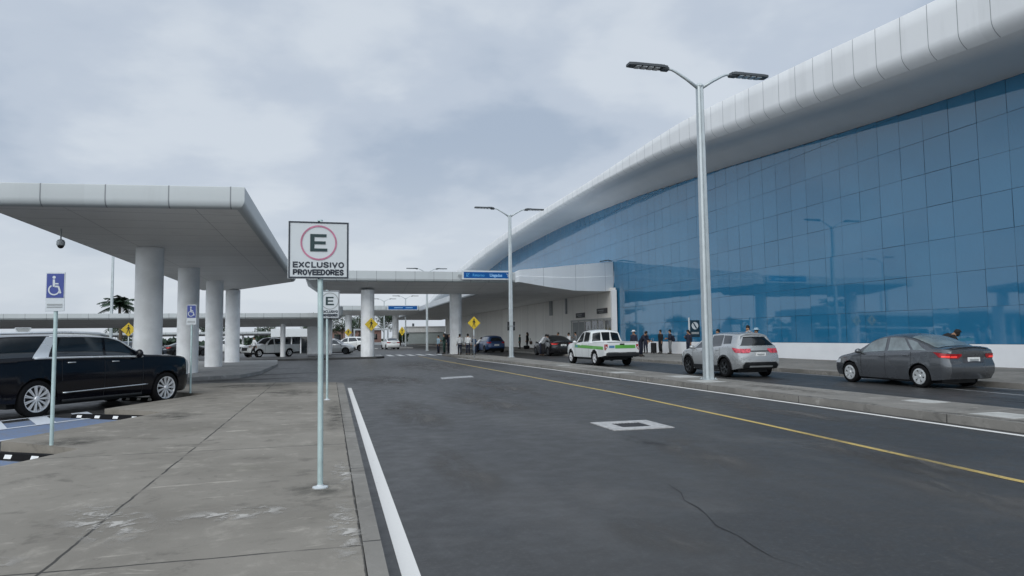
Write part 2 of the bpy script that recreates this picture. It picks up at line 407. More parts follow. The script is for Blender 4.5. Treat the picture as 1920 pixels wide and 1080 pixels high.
# drop-off lane lines
b = MB()
b.strip([(16.2, 2), (16.6, 13.5), (16.9, 17.4)], .10, .004); b.strip([(18.05, -6), (18.1, 60)], .12, .004)
for y in (9, 15.2, 21.1): b.strip([(12.75, y), (12.75, y + 2.0)], .10, .004)
struct(b.build('lane_marking', A['paint_worn']))
def stain(name, col, lo, hi, sc_n, stretch=(1, 1, 1), mx_=1):
    m = bpy.data.materials.new(name); m.use_nodes = True; k = NT(m.node_tree)
    tc = k.n('ShaderNodeTexCoord'); oc = tc.outputs['Object']; gc = tc.outputs['Generated']
    mp = k.n('ShaderNodeMapping', i={'Vector': oc, 'Scale': stretch}).outputs[0]
    nz = k.noise(mp, sc_n, 6, .68, .6)
    g = k.n('ShaderNodeVectorMath', operation='DISTANCE', i={0: gc, 1: (.5, .5, .5)}).outputs['Value']
    a = k.math('MULTIPLY', k.ramp(nz, lo, hi), k.ramp(g, .12, .5, mx_, 0))
    p = k.n('ShaderNodeBsdfPrincipled', i={'Base Color': c4(col), 'Roughness': .85, 'Specular IOR Level': .25})
    mx = k.n('ShaderNodeMixShader', i={0: a, 1: k.n('ShaderNodeBsdfTransparent').outputs[0], 2: p.outputs[0]})
    k.out(mx.outputs[0]); MATS[name] = m; return m
ST_c = stain('cement_smear', (.46, .44, .41), .46, .60, 5); ST_p = stain('pale_wear', (.125, .122, .119), .36, .66, 1.6, (1, .35, 1), .85); ST_o = stain('oil_stain', (.022, .022, .023), .40, .72, 2, (1, .5, 1), .6); ST_d = stain('grime', (.09, .087, .078), .34, .7, 3, (1, 1, 1), .65)
def patch_ground(name, m, z, lst):
    for x, y, lx, ly, rz in lst:
        b = MB(); b.sheet(-lx / 2, -ly / 2, lx / 2, ly / 2, 0); o = b.build(name, m); o.location = (x, y, z); o.rotation_euler = (0, 0, R(rz)); struct(o)
patch_ground('cement_stain', ST_c, .155, [(-1.72, 6.35, .8, 1.9, 25), (-.75, 6.3, 1.2, .6, 10), (.12, 5.6, .35, 2.2, 0), (.14, 7.9, .3, 1.6, 0), (-2.3, 5.3, .9, .5, 20)])
patch_ground('grime_stain', ST_d, .153, [(-.08, 7.1, .8, .9, 0), (-3.6, 11.5, 1.2, 1.5, 20), (-1.0, 20, 1.6, 3.5, 0), (-2.4, 23.5, 3.5, 2.2, 0), (.1, 14, .5, 7, 0), (-2.9, 14.8, 1.2, 2.4, 10)])
patch_ground('pale_wear', ST_p, .0042, [(6.3, 5.6, 1.6, 6.5, -12), (7.0, 7.9, 1.4, 5, -8), (4.9, 8.6, 1.3, 4, -10), (3.9, 17, 2.5, 9, 0), (1.8, 15, 1.6, 8, 0), (5.4, 22, 2.4, 12, 0), (2.2, 27, 4, 9, 0), (9.0, 13, 1.2, 9, 0), (8.9, 24, 1.5, 12, 0), (1.6, 8.5, 1.0, 4, 0), (5.5, 40, 5, 18, 0), (2.6, 5.2, .9, 1.5, 10)])
patch_ground('oil_stain', ST_o, .0046, [(15.2, 22, 1.2, 4, 0), (17.3, 15.5, 1.1, 4, 0), (14.6, 33, 1.1, 5, 0), (4.6, 9.8, .6, 1.6, 0), (15.3, 12, 1.5, 5, 0), (-5.4, 21.5, 2.2, 4, -35), (-5.9, 17.5, 2.4, 5.5, -35)])
patch_ground('kerb_grime', ST_d, .152, [(10.62, 14, .3, 9, 0), (10.62, 22, .3, 8, 0), (10.7, 9, .4, 5, 0), (11.6, 16, 1.2, 5, 0), (11.4, 28, 1.3, 7, 0)])
# manhole: concrete frame with iron grate set in the road
t = thing('storm_drain', 'square white concrete frame with dark iron grate set in the asphalt', 'drain', (5.2, 11.55, 0))
b = MB(); o_, i_ = .56, .27
for x0, y0, x1, y1 in ((-o_, -o_, o_, -i_), (-o_, i_, o_, o_), (-o_, -i_, -i_, i_), (i_, -i_, o_, i_)): b.box(((x0 + x1) / 2, (y0 + y1) / 2, .006), (x1 - x0, y1 - y0, .012))
b.build('concrete_frame', mat('pale_concrete', (.42, .42, .42), .85, var=.2, vs=9, bump=.2), t)
b = MB()
for i in range(9): b.box((-i_ + .035 + i * .061, 0, .004), (.034, 2 * i_ - .02, .012))
b.sheet(-i_, -i_, i_, i_, .001)
b.build('grate', mat('iron', (.07, .07, .075), .6, metal=.5), t)
# median island with kerb
b = MB()
med = [(10.52, -14), (10.52, 31), (10.3, 41), (9.95, 48), (9.7, 55), (9.6, 61), (10.2, 62.2), (11.6, 62.2), (12.35, 61), (12.45, 50), (12.45, -14)]
b.prism(med, -.02, .15); struct(b.build('median_kerb', A['concrete_median']))
b = MB()
for x, y, a in ((11.05, 25.4, .5), (11.9, 21.9, .55), (11.3, 19.4, .5), (12.05, 11.95, .35), (11.25, 9.5, .42), (11.3, 33, .4)):
    b.prism([(x - a * .8, y - a), (x + a * .8, y - a), (x + a * .8, y + a), (x - a * .8, y + a)], .14, .156)
struct(b.build('median_slab', mat('slab_pale', (.44, .44, .42), .85, var=.15, vs=4, bump=.15)))
# right pavement by the terminal
b = MB(); b.prism([(18.35, -14), (30, -14), (30, 175), (18.35, 175)], -.02, .15); struct(b.build('pavement', A['concrete_median']))
# column islands
b = MB(); b.prism([(-9.5, 30.2), (-5.4, 29.7), (-3.6, 31.2), (-3.1, 34), (-3.0, 44), (-3.6, 52.5), (-9.5, 53.5)], -.02, .15); struct(b.build('island_kerb', A['concrete_far']))
b = MB(); b.prism([(-9.5, 53.9), (-2, 54.9), (3.6, 56.0), (4.3, 57.2), (4.1, 60.6), (-9.5, 61.5)], -.02, .15); struct(b.build('island_kerb', A['asphalt']))
b = MB(); b.prism([(-4, 113), (4.3, 113), (4.3, 119), (-4, 119)], -.02, .15); struct(b.build('island_kerb', A['concrete_far']))
b = MB(); b.prism([(9.8, 109), (12.6, 109), (12.6, 150), (10.6, 150)], -.02, .15); struct(b.build('island_kerb', A['concrete_far']))
b = MB()
for p in ([(-4.6, 29.4), (-2.6, 30.0), (-1.2, 30.6)], [(-3.3, 33.5), (-1.6, 34.2), (-.2, 34.7)], [(-2.9, 40), (-1.5, 40.6)]): b.strip(p, [.5, .45, .08][:len(p)] if len(p) == 3 else [.5, .1], .004)
struct(b.build('dark_road_strip', mat('road_strip_dark', (.03, .031, .033), .8)))  # dark strips tapering across the road beside the column island

# ------------------------------------------------------------------ canopies
def round_slab(b, poly, zt, zb, r=.22, mat_side=0, mat_bot=1, mat_top=0, zbf=None):
    """slab with a rounded lower edge"""
    n = len(poly)
    if sum(poly[i][0] * poly[(i + 1) % n][1] - poly[(i + 1) % n][0] * poly[i][1] for i in range(n)) < 0: poly = poly[::-1]
    P = [Vector((x, y, 0)) for x, y in poly]
    def inset(d):
        out = []
        for i in range(n):
            a, c, e = P[i - 1], P[i], P[(i + 1) % n]
            t1 = (c - a).normalized(); t2 = (e - c).normalized()
            n1 = Vector((-t1.y, t1.x, 0)); n2 = Vector((-t2.y, t2.x, 0))
            bis = (n1 + n2); q = bis / max(.3, bis.length_squared / 2) 
            out.append(c + q * d)
        return out
    rings = [[(p.x, p.y, zt) for p in inset(.02)], [(p.x, p.y, zt - .02) for p in P]]
    b.mi = mat_top; b.add(rings[0], [tuple(range(n))])
    prof = [(0, r)] + [(r * (1 - math.cos(a)), r * (1 - math.sin(a))) for a in (R(22), R(45), R(68), R(90))]
    for ins, dz in prof: rings.append([(p.x, p.y, zb + dz) for p in inset(ins)])
    b.mi = mat_side; b.loft(rings)
    b.mi = mat_bot
    return [Vector(p) for p in rings[-1]]

# left foreground canopy
t = thing('walkway_canopy', 'near white flat canopy on thick round columns above the black parked car', 'canopy', (0, 0, 0))
b = MB()
pl = [(-2.13, 18.7), (-1.95, 42.5), (-6.2, 50.5), (-8.45, 50.5), (-8.45, 19.4)]
bot = round_slab(b, pl, 5.52, 4.96, .2)
b.add([(p.x, p.y, p.z) for p in bot], [tuple(reversed(range(len(bot))))])
b.build('roof_slab', [A['canopy_panel_x'], A['soffit_panel']], t, smooth=True, ang=25)
b = MB()   # raised keel under the slab: the crease on the left side
b.loft([[(-7.9, 19.9, 4.958), (-7.2, 24, 4.90), (-6.95, 30, 4.88), (-6.95, 49, 4.88)], [(-2.32, 19.3, 4.958), (-2.30, 24, 4.955), (-2.28, 30, 4.955), (-2.15, 42, 4.955)]], close=False)
b.loft([[(-8.2, 19.8, 4.958), (-8.2, 24, 4.957), (-8.2, 30, 4.957), (-8.2, 49, 4.957)], [(-7.9, 19.9, 4.958), (-7.2, 24, 4.90), (-6.95, 30, 4.88), (-6.95, 49, 4.88)]], close=False)
b.build('soffit', A['soffit_panel'], t)
for y in (27.0, 34.1, 41.45, 49.0):
    b = MB(); b.lathe([(.455, .15), (.455, 2.05), (.45, 2.055), (.45, 2.065), (.455, 2.07), (.455, 4.9)], 32, Matrix.Translation((-6.2, y, 0)))
    b.build('column', M_col, t, smooth=True, ang=40)
# dome camera hanging from it
t = thing('security_camera', 'white dome camera hanging on a short stem under the near canopy', 'camera', (-7.65, 22.9, 4.9))
b = MB(); b.tube([(0, 0, .06), (0, 0, -.30)], .02, 8); b.build('stem', M_grey, t)
b = MB(); b.lathe([(.02, -.28), (.085, -.31), (.11, -.36), (.11, -.46), (.10, -.47)], 16); b.build('housing', M_signw, t, smooth=True)
b = MB(); b.sphere((0, 0, -.47), .09, 14, 6, th0=PI / 2); b.build('dome', M_black, t, smooth=True)

def cross_canopy(label, y0, xr, cols, xl=-1.8):
    t = thing('cross_canopy', label, 'canopy', (0, y0, 0))
    b = MB()
    def ring(x, x2=None):
        xb = x2 if x2 is not None else x
        return [(x, 0, 6.78), (x, 0, 6.18), (x + (xb - x) * .3, .05, 6.05), (xb, .22, 5.96), (xb, 4.2, 5.46), (xb, 6.6, 5.42), (xb, 7.4, 5.9), (x, 7.6, 6.1), (x, 7.6, 6.78)]
    xs = [xl, xl + .05] + [xl + (xr - xl) * i / 8 for i in range(1, 8)] + [xr]
    rg = [ring(x, x + .9 if i == 0 else (x + .95 if i == 1 else None)) for i, x in enumerate(xs)]
    rg[0] = [(p[0], p[1], p[2]) for p in rg[0]]
    n = len(rg[0])
    for i in range(len(rg) - 1):
        for j in range(n):
            kx = (j + 1) % n
            b.mi = 1 if 2 < j < 7 else 0
            b.add([rg[i][j], rg[i + 1][j], rg[i + 1][kx], rg[i][kx]], [(0, 1, 2, 3)])
    b.mi = 0; b.add(rg[0], [tuple(range(n))]); b.add(rg[-1], [tuple(reversed(range(n)))])
    b.build('roof_slab', [A['canopy_panel_x'], A['soffit_panel']], t)
    for x, y in cols:
        b = MB()
        b.lathe([(.53, .15), (.53, 5.5)], 32, Matrix.Translation((x, y - y0, 0)))
        b.box((x + .12, y - y0 - .53, 2.85), (.06, .05, 5.2))
        b.build('column', M_col, t, smooth=True, ang=40)
    return t
cross_canopy('white flat canopy spanning the road on two round columns, beside blue overhead sign', 54.0, 14.5, ((2.95, 57.0), (10.72, 60.3)))
cross_canopy('second white canopy spanning the road, far beyond the first crossing', 112.0, 14.0, ((2.95, 116), (10.7, 118)))
# low canopy across the car park, far left
def low_canopy(label, y0, x0, x1, zt, zf, zk, dpt, cols, wallx=None):
    t = thing('low_canopy', label, 'canopy', (0, y0, 0))
    b = MB()
    for i, (xa, xb) in enumerate(((x0, x1),)):
        pr = [(0, zt), (0, zf + .15), (.1, zf + .03), (.3, zf), (dpt * .55, zk), (dpt * .9, zk), (dpt, zf), (dpt, zt)]
        rings = [[(x, y, z) for y, z in pr] for x in [xa + (xb - xa) * q / 12 for q in range(13)]]
        n = len(pr)
        for a in range(12):
            for j in range(n):
                kx = (j + 1) % n; b.mi = 1 if 2 < j < 6 else 0
                b.add([rings[a][j], rings[a + 1][j], rings[a + 1][kx], rings[a][kx]], [(0, 1, 2, 3)])
        b.mi = 0; b.add(rings[0], [tuple(range(n))]); b.add(rings[-1], [tuple(reversed(range(n)))])
    b.build('roof_slab', [A['canopy_panel_x'], A['soffit_panel']], t)
    for x, y, r in cols:
        b = MB(); b.lathe([(r, 0), (r, zk + .2)], 24, Matrix.Translation((x, y - y0, 0))); b.build('column', M_col, t, smooth=True, ang=40)
    return t
low_canopy('long low white canopy across the car park behind the thick columns', 62.5, -42, -.9, 3.86, 3.36, 2.82, 8.5, ((-4.05, 65.5, .22), (-16, 65.5, .25), (-28, 65.5, .25)))
low_canopy('farther grey carport roof over parked cars, beyond the low white canopy', 104, -60, -8, 2.75, 2.35, 2.25, 12, ((-12, 106, .15), (-20, 106, .15), (-28, 106, .15), (-36, 106, .15), (-44, 106, .15)))
t = thing('entrance_block', 'white boxy canopy end resting on a wide grey pillar behind the sign poles', 'canopy', (0, 0, 0))
b = MB(); b.box((.1, 67, 4.02), (2.0, 9, .95), bev=.12); b.build('roof_slab', [A['canopy_panel_x']], t)
b = MB(); b.box((-.9, 69, 1.8), (2.3, 1.4, 3.4), bev=.1); b.build('pillar', M_col, t)

# ------------------------------------------------------------------ terminal
TOP = [(-60, 11.5), (-20, 12.6), (5, 13.6), (20.6, 14.25), (28.5, 14.85), (42, 15.6), (58, 15.35), (85, 15.3), (119, 14.0), (166, 9.95), (185, 8.2)]
BOT = [(-60, 9.4), (-20, 10.5), (5, 11.4), (17.4, 11.8), (20.8, 12.05), (26, 12.5), (33, 13.15), (46, 14.2), (60, 14.5), (84, 14.2), (97, 13.75), (119, 12.6), (166, 8.8), (185, 7.3)]
INN = [(-60, 9.2), (-20, 10.3), (5, 11.0), (20.3, 11.57), (24.2, 11.72), (31, 12.14), (44, 13.04), (59.3, 13.85), (74.5, 14.2), (98, 14.0), (111, 13.1), (130, 11.5), (166, 8.4), (185, 7.0)]
XF, XG = 22.3, 26.0
t = thing('terminal_building', 'huge airport terminal with curved white roof edge and blue glass wall', 'building', (0, 0, 0))
ys = [-50 + 1.31 * i for i in range(0, 172)]
bf = MB(); bs_ = MB(); bt = MB()
rf, rs, rt = [], [], []
for y in ys:
    zt, zb, zi = pch(TOP, y), pch(BOT, y), pch(INN, y)
    zb += .12; hgt = zt - zb; bz = min(.85, hgt * .42); ax_ = 1.35
    z1 = zb + bz * .55
    def arc_(a): return (XF + ax_ * (1 - math.cos(a)), z1 - bz * math.sin(a))
    arc = [(XF + .04, zt), (XF + .01, zt - .02), (XF, zt - hgt * .3), (XF, z1 + .03), (XF, z1)] + [arc_(R(a)) for a in (9, 18, 27, 36, 44)]
    rf.append([(x, y, z) for x, z in arc])
    so = [arc_(R(a)) for a in (44, 52, 60, 68, 76, 84, 90)]
    zE = so[-1][1]
    rs.append([(x, y, z) for x, z in so] + [(XF + 2.2, y, zE * .8 + zi * .2 - .03), (XG - .8, y, zE * .25 + zi * .75), (XG + .3, y, zi)])
    rt.append([(XF + .04, y, zt), (XF + 3, y, zt + .35), (75, y, zt + 2)])
bf.loft(rf, close=False); bs_.loft(rs, close=False); bt.loft(rt, close=False)
for bb in (bf, bs_, bt): bb.f = [f[::-1] for f in bb.f]
bf.build('fascia', A['fascia_panel'], t, smooth=True)
bs_.build('soffit', mat('soffit_white', (.72, .73, .74), .5, var=.03, vs=.4), t, smooth=True)
bt.build('roof', M_white, t, smooth=True)
# curtain wall: panes
bg_ = MB(); pw, ph, z0 = 1.345, 1.53, 1.07
yj = -30
rnd = random.Random(3)
while yj < 156:
    zi = min(pch(INN, yj), pch(INN, yj + pw)) + .05
    z = z0
    while z < zi - .1:
        z2 = min(z + ph, zi)
        g = rnd.choice((.004, .007, .012))
        a1, a2 = rnd.gauss(0, .0016), rnd.gauss(0, .0016)
        ym, zm = yj + pw / 2, (z + z2) / 2
        def X(y_, z_): return XG + (y_ - ym) * a1 + (z_ - zm) * a2
        q = [(yj + pw - g, z + g), (yj + g, z + g), (yj + g, z2 - g), (yj + pw - g, z2 - g)]
        bg_.add([(X(*p), p[0], p[1]) for p in q], [(0, 1, 2, 3)])
        z = z2
    yj += pw
bg_.build('glass_wall', A['curtain_glass'], t)
b = MB(); b.quad((XG + .03, 157, .9), (XG + .03, -31, .9), (XG + .03, -31, 12.2), (XG + .03, 157, 14.5))
b.build('mullion_backing', mat('mullion_dark', (.012, .075, .145), .4), t)
b = MB(); b.box((XG + .12, 15, .6), (.3, 91, .92)); b.build('plinth', M_wallw, t)
b = MB(); b.box((25.65, 108.5, 3.1), (.3, 97, 5.9)); b.box((26.6, 156.8, 5), (1.8, .3, 9))
b.build('wall', A['wall_panel'], t)
b = MB(); b.box((25.6, 60.05, 3.0), (.5, .28, 5.7)); b.build('corner_post', M_wallw, t)
for y in (78.5, 73):
    b = MB(); b.box((25.42, y, 4.9), (.14, .9 if y > 75 else .35, 1.7)); b.build('wall_duct', M_grey, t)
# entrance doors
d = MB(); d.box((25.47, 65.8, 3.2), (.12, 11.6, .16))
for y in (60.3, 62.2, 63.9, 65.6, 67.4, 69.2, 71.4): d.box((25.46, y, 1.65), (.10, .14, 3.05))
dd = d.build('door', mat('door_frame_metal', (.42, .43, .43), .4, metal=.4), t)
for ya, yb in ((60.45, 62.05), (62.35, 63.75), (64.05, 65.45), (65.75, 67.25)):
    d = MB(); d.box((25.49, (ya + yb) / 2, 1.6), (.03, yb - ya, 2.9)); d.build('door_glass', M_glass, dd)
    d = MB(); d.box((25.46, (ya + yb) / 2, 1.4), (.05, .06, 2.5)); d.build('mullion', M_steel, dd)
d = MB(); d.box((25.49, 69.3, 1.6), (.03, 3.6, 2.9)); d.build('door_panel', M_grey, dd)
for y, z in ((68.6, 3.75), (62.6, 3.98)):
    ts = thing('door_sign', 'dark sign plate above the terminal doors, ' + ('nearer the canopy columns' if y > 65 else 'nearer the blue glass corner'), 'sign', (25.44, y, z), 0, 'sign plates above the doors')
    b = MB(); b.box((0, 0, 0), (.06, 2.6, .5)); b.build('plate', mat('plate_dark', (.05, .05, .055), .5), ts)
    b = MB(); b.box((-.035, .25, .06), (.01, 1.5, .09)); b.box((-.035, .1, -.1), (.01, 1.1, .06)); b.build('lettering', M_grey, ts)
# entrance canopy: flaring white fascia plus soffit, butting on the glass
t = thing('entrance_canopy', 'white angular fascia flaring out to the blue glass above the terminal doors', 'canopy', (0, 0, 0))
b = MB()
fr = [((14.5, 54.05), 6.0, 6.80), ((14.9, 54.2), 6.04, 7.02), ((17.8, 56.0), 5.8, 7.42), ((21, 57.95), 5.62, 7.9), ((23.5, 59.4), 5.68, 8.25), ((25.93, 60.8), 5.8, 8.6)]
fl = [[(p[0], p[1], zt), (p[0], p[1], zb + (zt - zb) * .52), (p[0] + .012, p[1] - .03, zb + (zt - zb) * .50), (p[0], p[1], zb)] for p, zb, zt in fr]
b.mi = 0; b.loft(fl, close=False); 
b.mi = 1
bk = [[(p[0], p[1], zb), (p[0], p[1] + 4.2, 5.70), (max(p[0], 15), 66, 5.75)] for p, zb, zt in fr]
b.loft(bk, close=False)
b.mi = 0
b.loft([[(p[0], p[1], zt), (min(p[0] + .5, 25.9), p[1] + 7, zt)] for p, zb, zt in fr], close=False)
b.build('fascia', [A['entrance_panel'], A['soffit_panel']], t)
b = MB(); b.tube([(25.7, 60.6, 8.62), (25.2, 60.3, 8.66), (24.2, 59.75, 8.45)], .05, 6); b.build('gutter_pipe', M_lamp, t)
# longitudinal canopy along the terminal
t = thing('kerbside_canopy', 'long white canopy along the terminal wall over the drop-off lane', 'canopy', (0, 0, 0))
b = MB()
pr = [(14.0, 6.65), (14.0, 6.0), (14.1, 5.88), (14.4, 5.84), (25.5, 5.75), (25.5, 6.65)]
rg = [[(x, y, z) for x, z in pr] for y in [61.7 + (164 - 61.7) * i / 20 for i in range(21)]]
n = len(pr)
for a in range(20):
    for j in range(n):
        kx = (j + 1) % n; b.mi = 1 if 2 < j < 5 else 0
        b.add([rg[a][kx], rg[a + 1][kx], rg[a + 1][j], rg[a][j]], [(0, 1, 2, 3)])
b.mi = 0; b.add(rg[0], [tuple(range(n))]); b.add(rg[-1], [tuple(reversed(range(n)))])
b.build('roof_slab', [A['canopy_panel_y'], A['soffit_panel']], t)

# ------------------------------------------------------------------ text and symbols
def text_mesh(name, body, size, material, parent, loc, rot, bold=.0, sx_=1.0, align='CENTER', sp=1.0):
    cu = bpy.data.curves.new('txt', 'FONT'); cu.body = body; cu.size = size; cu.align_x = align; cu.align_y = 'CENTER'; cu.offset = bold; cu.extrude = .0015; cu.space_character = sp; cu.resolution_u = 3
    o = bpy.data.objects.new('txt', cu); COL.objects.link(o)
    dg = bpy.context.evaluated_depsgraph_get()
    me = bpy.data.meshes.new_from_object(o.evaluated_get(dg)); me.name = name
    bpy.data.objects.remove(o); me.materials.clear(); me.materials.append(material)
    q = bpy.data.objects.new(name, me); COL.objects.link(q); q.parent = parent; q.location = loc; q.rotation_euler = rot; q.scale = (sx_, 1, 1)
    return q
FRONT = (PI / 2, 0, 0)
def flat(b, pts, y, th=.004):
    """outline in x,z as a thin plate facing -Y"""
    n = len(pts)
    if sum(pts[i][0] * pts[(i + 1) % n][1] - pts[(i + 1) % n][0] * pts[i][1] for i in range(n)) < 0: pts = pts[::-1]
    b.loft([[(x, y + th, z) for x, z in pts], [(x, y, z) for x, z in pts]], caps=True)
    return b
def ring(b, cx, cz, r, wd, y, a0=0, a1=2 * PI, n=36, th=.004):
    for i in range(n):
        u, v = a0 + (a1 - a0) * i / n, a0 + (a1 - a0) * (i + 1) / n
        flat(b, [(cx + q * math.cos(x), cz + q * math.sin(x)) for q, x in ((r, u), (r, v), (r - wd, v), (r - wd, u))], y, th)
def disc(b, cx, cz, r, y, n=20): flat(b, [(cx + r * math.cos(2 * PI * i / n), cz + r * math.sin(2 * PI * i / n)) for i in range(n)], y)

GLYPH = {'E': [[(1, 1), (0, 1), (0, 0), (1, 0)], [(0, .51), (.9, .51)]], 'X': [[(0, 1), (1, 0)], [(1, 1), (0, 0)]], 'L': [[(0, 1), (0, 0), (1, 0)]], 'I': [[(.5, 1), (.5, 0)]], 'V': [[(0, 1), (.5, 0), (1, 1)]],
    'C': [[(.5 + .5 * math.cos(R(a)), .5 + .5 * math.sin(R(a))) for a in range(38, 323, 15)]], 'O': [[(.5 + .5 * math.cos(R(a)), .5 + .5 * math.sin(R(a))) for a in range(0, 361, 15)]],
    'U': [[(0, 1), (0, .35)] + [(.5 + .5 * math.cos(R(a)), .35 + .35 * math.sin(R(a))) for a in range(195, 346, 15)] + [(1, .35), (1, 1)]],
    'S': [[(.95, .78), (.8, .95), (.5, 1), (.2, .95), (.05, .78), (.15, .6), (.5, .5), (.85, .4), (.97, .23), (.8, .05), (.5, 0), (.2, .05), (.02, .24)]],
    'P': [[(0, 0), (0, 1), (.55, 1), (.85, .95), (1, .74), (.85, .53), (.55, .47), (.08, .47)]], 'R': [[(0, 0), (0, 1), (.55, 1), (.85, .95), (1, .75), (.85, .56), (.55, .5), (.08, .5)], [(.5, .5), (1, 0)]],
    'D': [[(0, 0), (0, 1), (.5, 1), (.82, .88), (1, .5), (.82, .12), (.5, 0), (0, 0)]]}
def strokes(b, word, cx, cz, W, H, th, y, gap=.30):
    wd = {'I': .12, 'E': .82, 'L': .78}
    tot = sum(wd.get(c, 1) for c in word) + gap * (len(word) - 1); u = (W - th) / tot; x = cx - W / 2 + th / 2
    for li, c in enumerate(word):
        w_ = wd.get(c, 1) * u
        for si, pl in enumerate(GLYPH[c]):
            P_ = [Vector((x + (p[0] if c != 'I' else .5) * w_, cz - H / 2 + th / 2 + p[1] * (H - th))) for p in pl]
            L_, R_ = [], []
            closed = (P_[0] - P_[-1]).length < 1e-6
            for i, p in enumerate(P_):
                a = (P_[i] - P_[i - 1]).normalized() if i else ((P_[-1] - P_[-2]).normalized() if closed else None)
                d_ = (P_[i + 1] - P_[i]).normalized() if i < len(P_) - 1 else ((P_[1] - P_[0]).normalized() if closed else None)
                a = a or d_; d_ = d_ or a
                n1 = Vector((-a.y, a.x)); n2 = Vector((-d_.y, d_.x)); m_ = n1 + n2
                m_ = m_ / max(.25, m_.length_squared / 2) * (th / 2)
                e = p.copy()
                if not closed and i == 0: e -= d_ * th / 2 * (1 if c in 'EL' else .35)
                if not closed and i == len(P_) - 1: e += a * th / 2 * (1 if c in 'EL' else .35)
                L_.append(e + m_); R_.append(e - m_)
            yy = y - .0003 * si - .00015 * (li % 2)
            b.loft([[(p.x, yy, p.y) for p in R_], [(p.x, yy, p.y) for p in L_]], close=False)
        x += w_ + gap * u
def sign_E(label, x, y, plate_dx, w_, z0, z1, dim=False):
    t = thing('parking_sign', label, 'sign', (x, y, .15), 0, 'supplier parking signs on the walkway')
    b = MB(); b.tube([(0, 0, 0), (-.005, 0, 1.3), (-.02, 0, z1 - .15 + .02)], .027, 14); b.build('pole', M_signpole, t, smooth=True, ang=50)
    b = MB(); b.lathe([(.075, 0), (.075, .012), (.035, .02), (.03, .035)], 16); b.build('base_plate', M_signw, t)
    zc = (z0 + z1) / 2 - .15; h = z1 - z0
    b = MB(); b.box((plate_dx, -.04, zc), (w_, .012, h), bev=.004); pl = b.build('plate', M_signw, t)
    b = MB(); e = .006; q = .014
    for s_ in (-1, 1):
        b.box((plate_dx + s_ * (w_ / 2 - e - q / 2), -.048, zc), (q, .006, h - 2 * e)); b.box((plate_dx, -.048, zc + s_ * (h / 2 - e - q / 2)), (w_ - 2 * e - 2 * q, .006, q))
    b.build('border', M_ink, pl)
    b = MB(); ring(b, plate_dx, zc + h * .125, h * .305, .017, -.051); b.build('circle', M_pink if not dim else M_grey, pl)
    b = MB(); L_, Hh, S_ = h * .285, h * .30, h * .07; x0 = plate_dx - L_ / 2; zc2 = zc + h * .125
    flat(b, [(x0, zc2 - Hh / 2), (x0 + S_, zc2 - Hh / 2), (x0 + S_, zc2 + Hh / 2), (x0, zc2 + Hh / 2)], -.052)
    for dz, ll in ((-Hh / 2, L_), (-S_ * .36, L_ * .9), (Hh / 2 - S_ * .72, L_ * .95)): flat(b, [(x0 + S_, zc2 + dz), (x0 + ll, zc2 + dz), (x0 + ll, zc2 + dz + S_ * .72), (x0 + S_, zc2 + dz + S_ * .72)], -.052)
    b.build('letter', M_black2, pl)
    b = MB(); strokes(b, 'EXCLUSIVO', plate_dx, zc - h * .258, w_ * .84, h * .105, h * .0245, -.049, .42); b.build('lettering', M_ink, pl)
    b = MB(); strokes(b, 'PROVEEDORES', plate_dx, zc - h * .388, w_ * .835, h * .105, h * .0265, -.049, .50); b.build('lettering', M_ink, pl)
    for s_ in (-1, 1):
        b = MB(); b.sphere((plate_dx, -.05, zc + s_ * (h / 2 - .005)), .011, 8, 6); b.build('bolt', M_ink, pl)
    return t
sign_E('nearest white sign reading EXCLUSIVO PROVEEDORES on a pale green pole', -.08, 7.15, -.03, .585, 2.195, 2.77)
sign_E('farther white EXCLUSIVO PROVEEDORES sign, half hidden behind the nearest sign pole', -.05, 17.25, .05, .45, 2.09, 2.76, True)

def sign_ADA(label, x, y):
    t = thing('disabled_parking_sign', label, 'sign', (x, y, .15), R(-6), 'blue disabled parking signs along the walkway edge')
    b = MB(); b.tube([(0, 0, 0), (0, 0, 2.36)], .026, 12); b.build('pole', M_signpole, t, smooth=True, ang=50)
    b = MB(); b.box((0, -.035, 2.02 + .15), (.255, .012, .56), bev=.004); pl = b.build('plate', M_signw, t)
    b = MB(); b.box((0, -.043, 2.255), (.225, .008, .345)); b.build('blue_panel', M_signb, pl)
    b = MB(); y_ = -.051; zc = 2.25
    disc(b, -.016, zc + .125, .021, y_, 14)
    flat(b, [(-.032, zc + .095), (-.004, zc + .095), (.0, zc - .01), (-.03, zc - .01)], y_)
    flat(b, [(-.0, zc + .045), (.045, zc + .04), (.045, zc + .022), (.0, zc + .024)], y_)
    flat(b, [(-.01, zc + .008), (.05, zc + .004), (.05, zc - .02), (-.01, zc - .016)], y_)
    flat(b, [(.034, zc - .012), (.056, zc - .004), (.085, zc - .10), (.064, zc - .108)], y_)
    ring(b, -.012, zc - .055, .078, .018, y_, R(120), R(350), 26)
    b.build('wheelchair_symbol', M_signw, pl)
    b = MB(); b.box((0, -.044, 1.985), (.20, .006, .022)); b.box((0, -.044, 1.95), (.20, .006, .016)); b.build('lettering', M_grey, pl)
    return t
sign_ADA('nearest blue wheelchair parking sign, its pole in front of the black car', -3.79, 11.25)
sign_ADA('farther blue wheelchair parking sign, beside the thick columns', -3.72, 20.98)

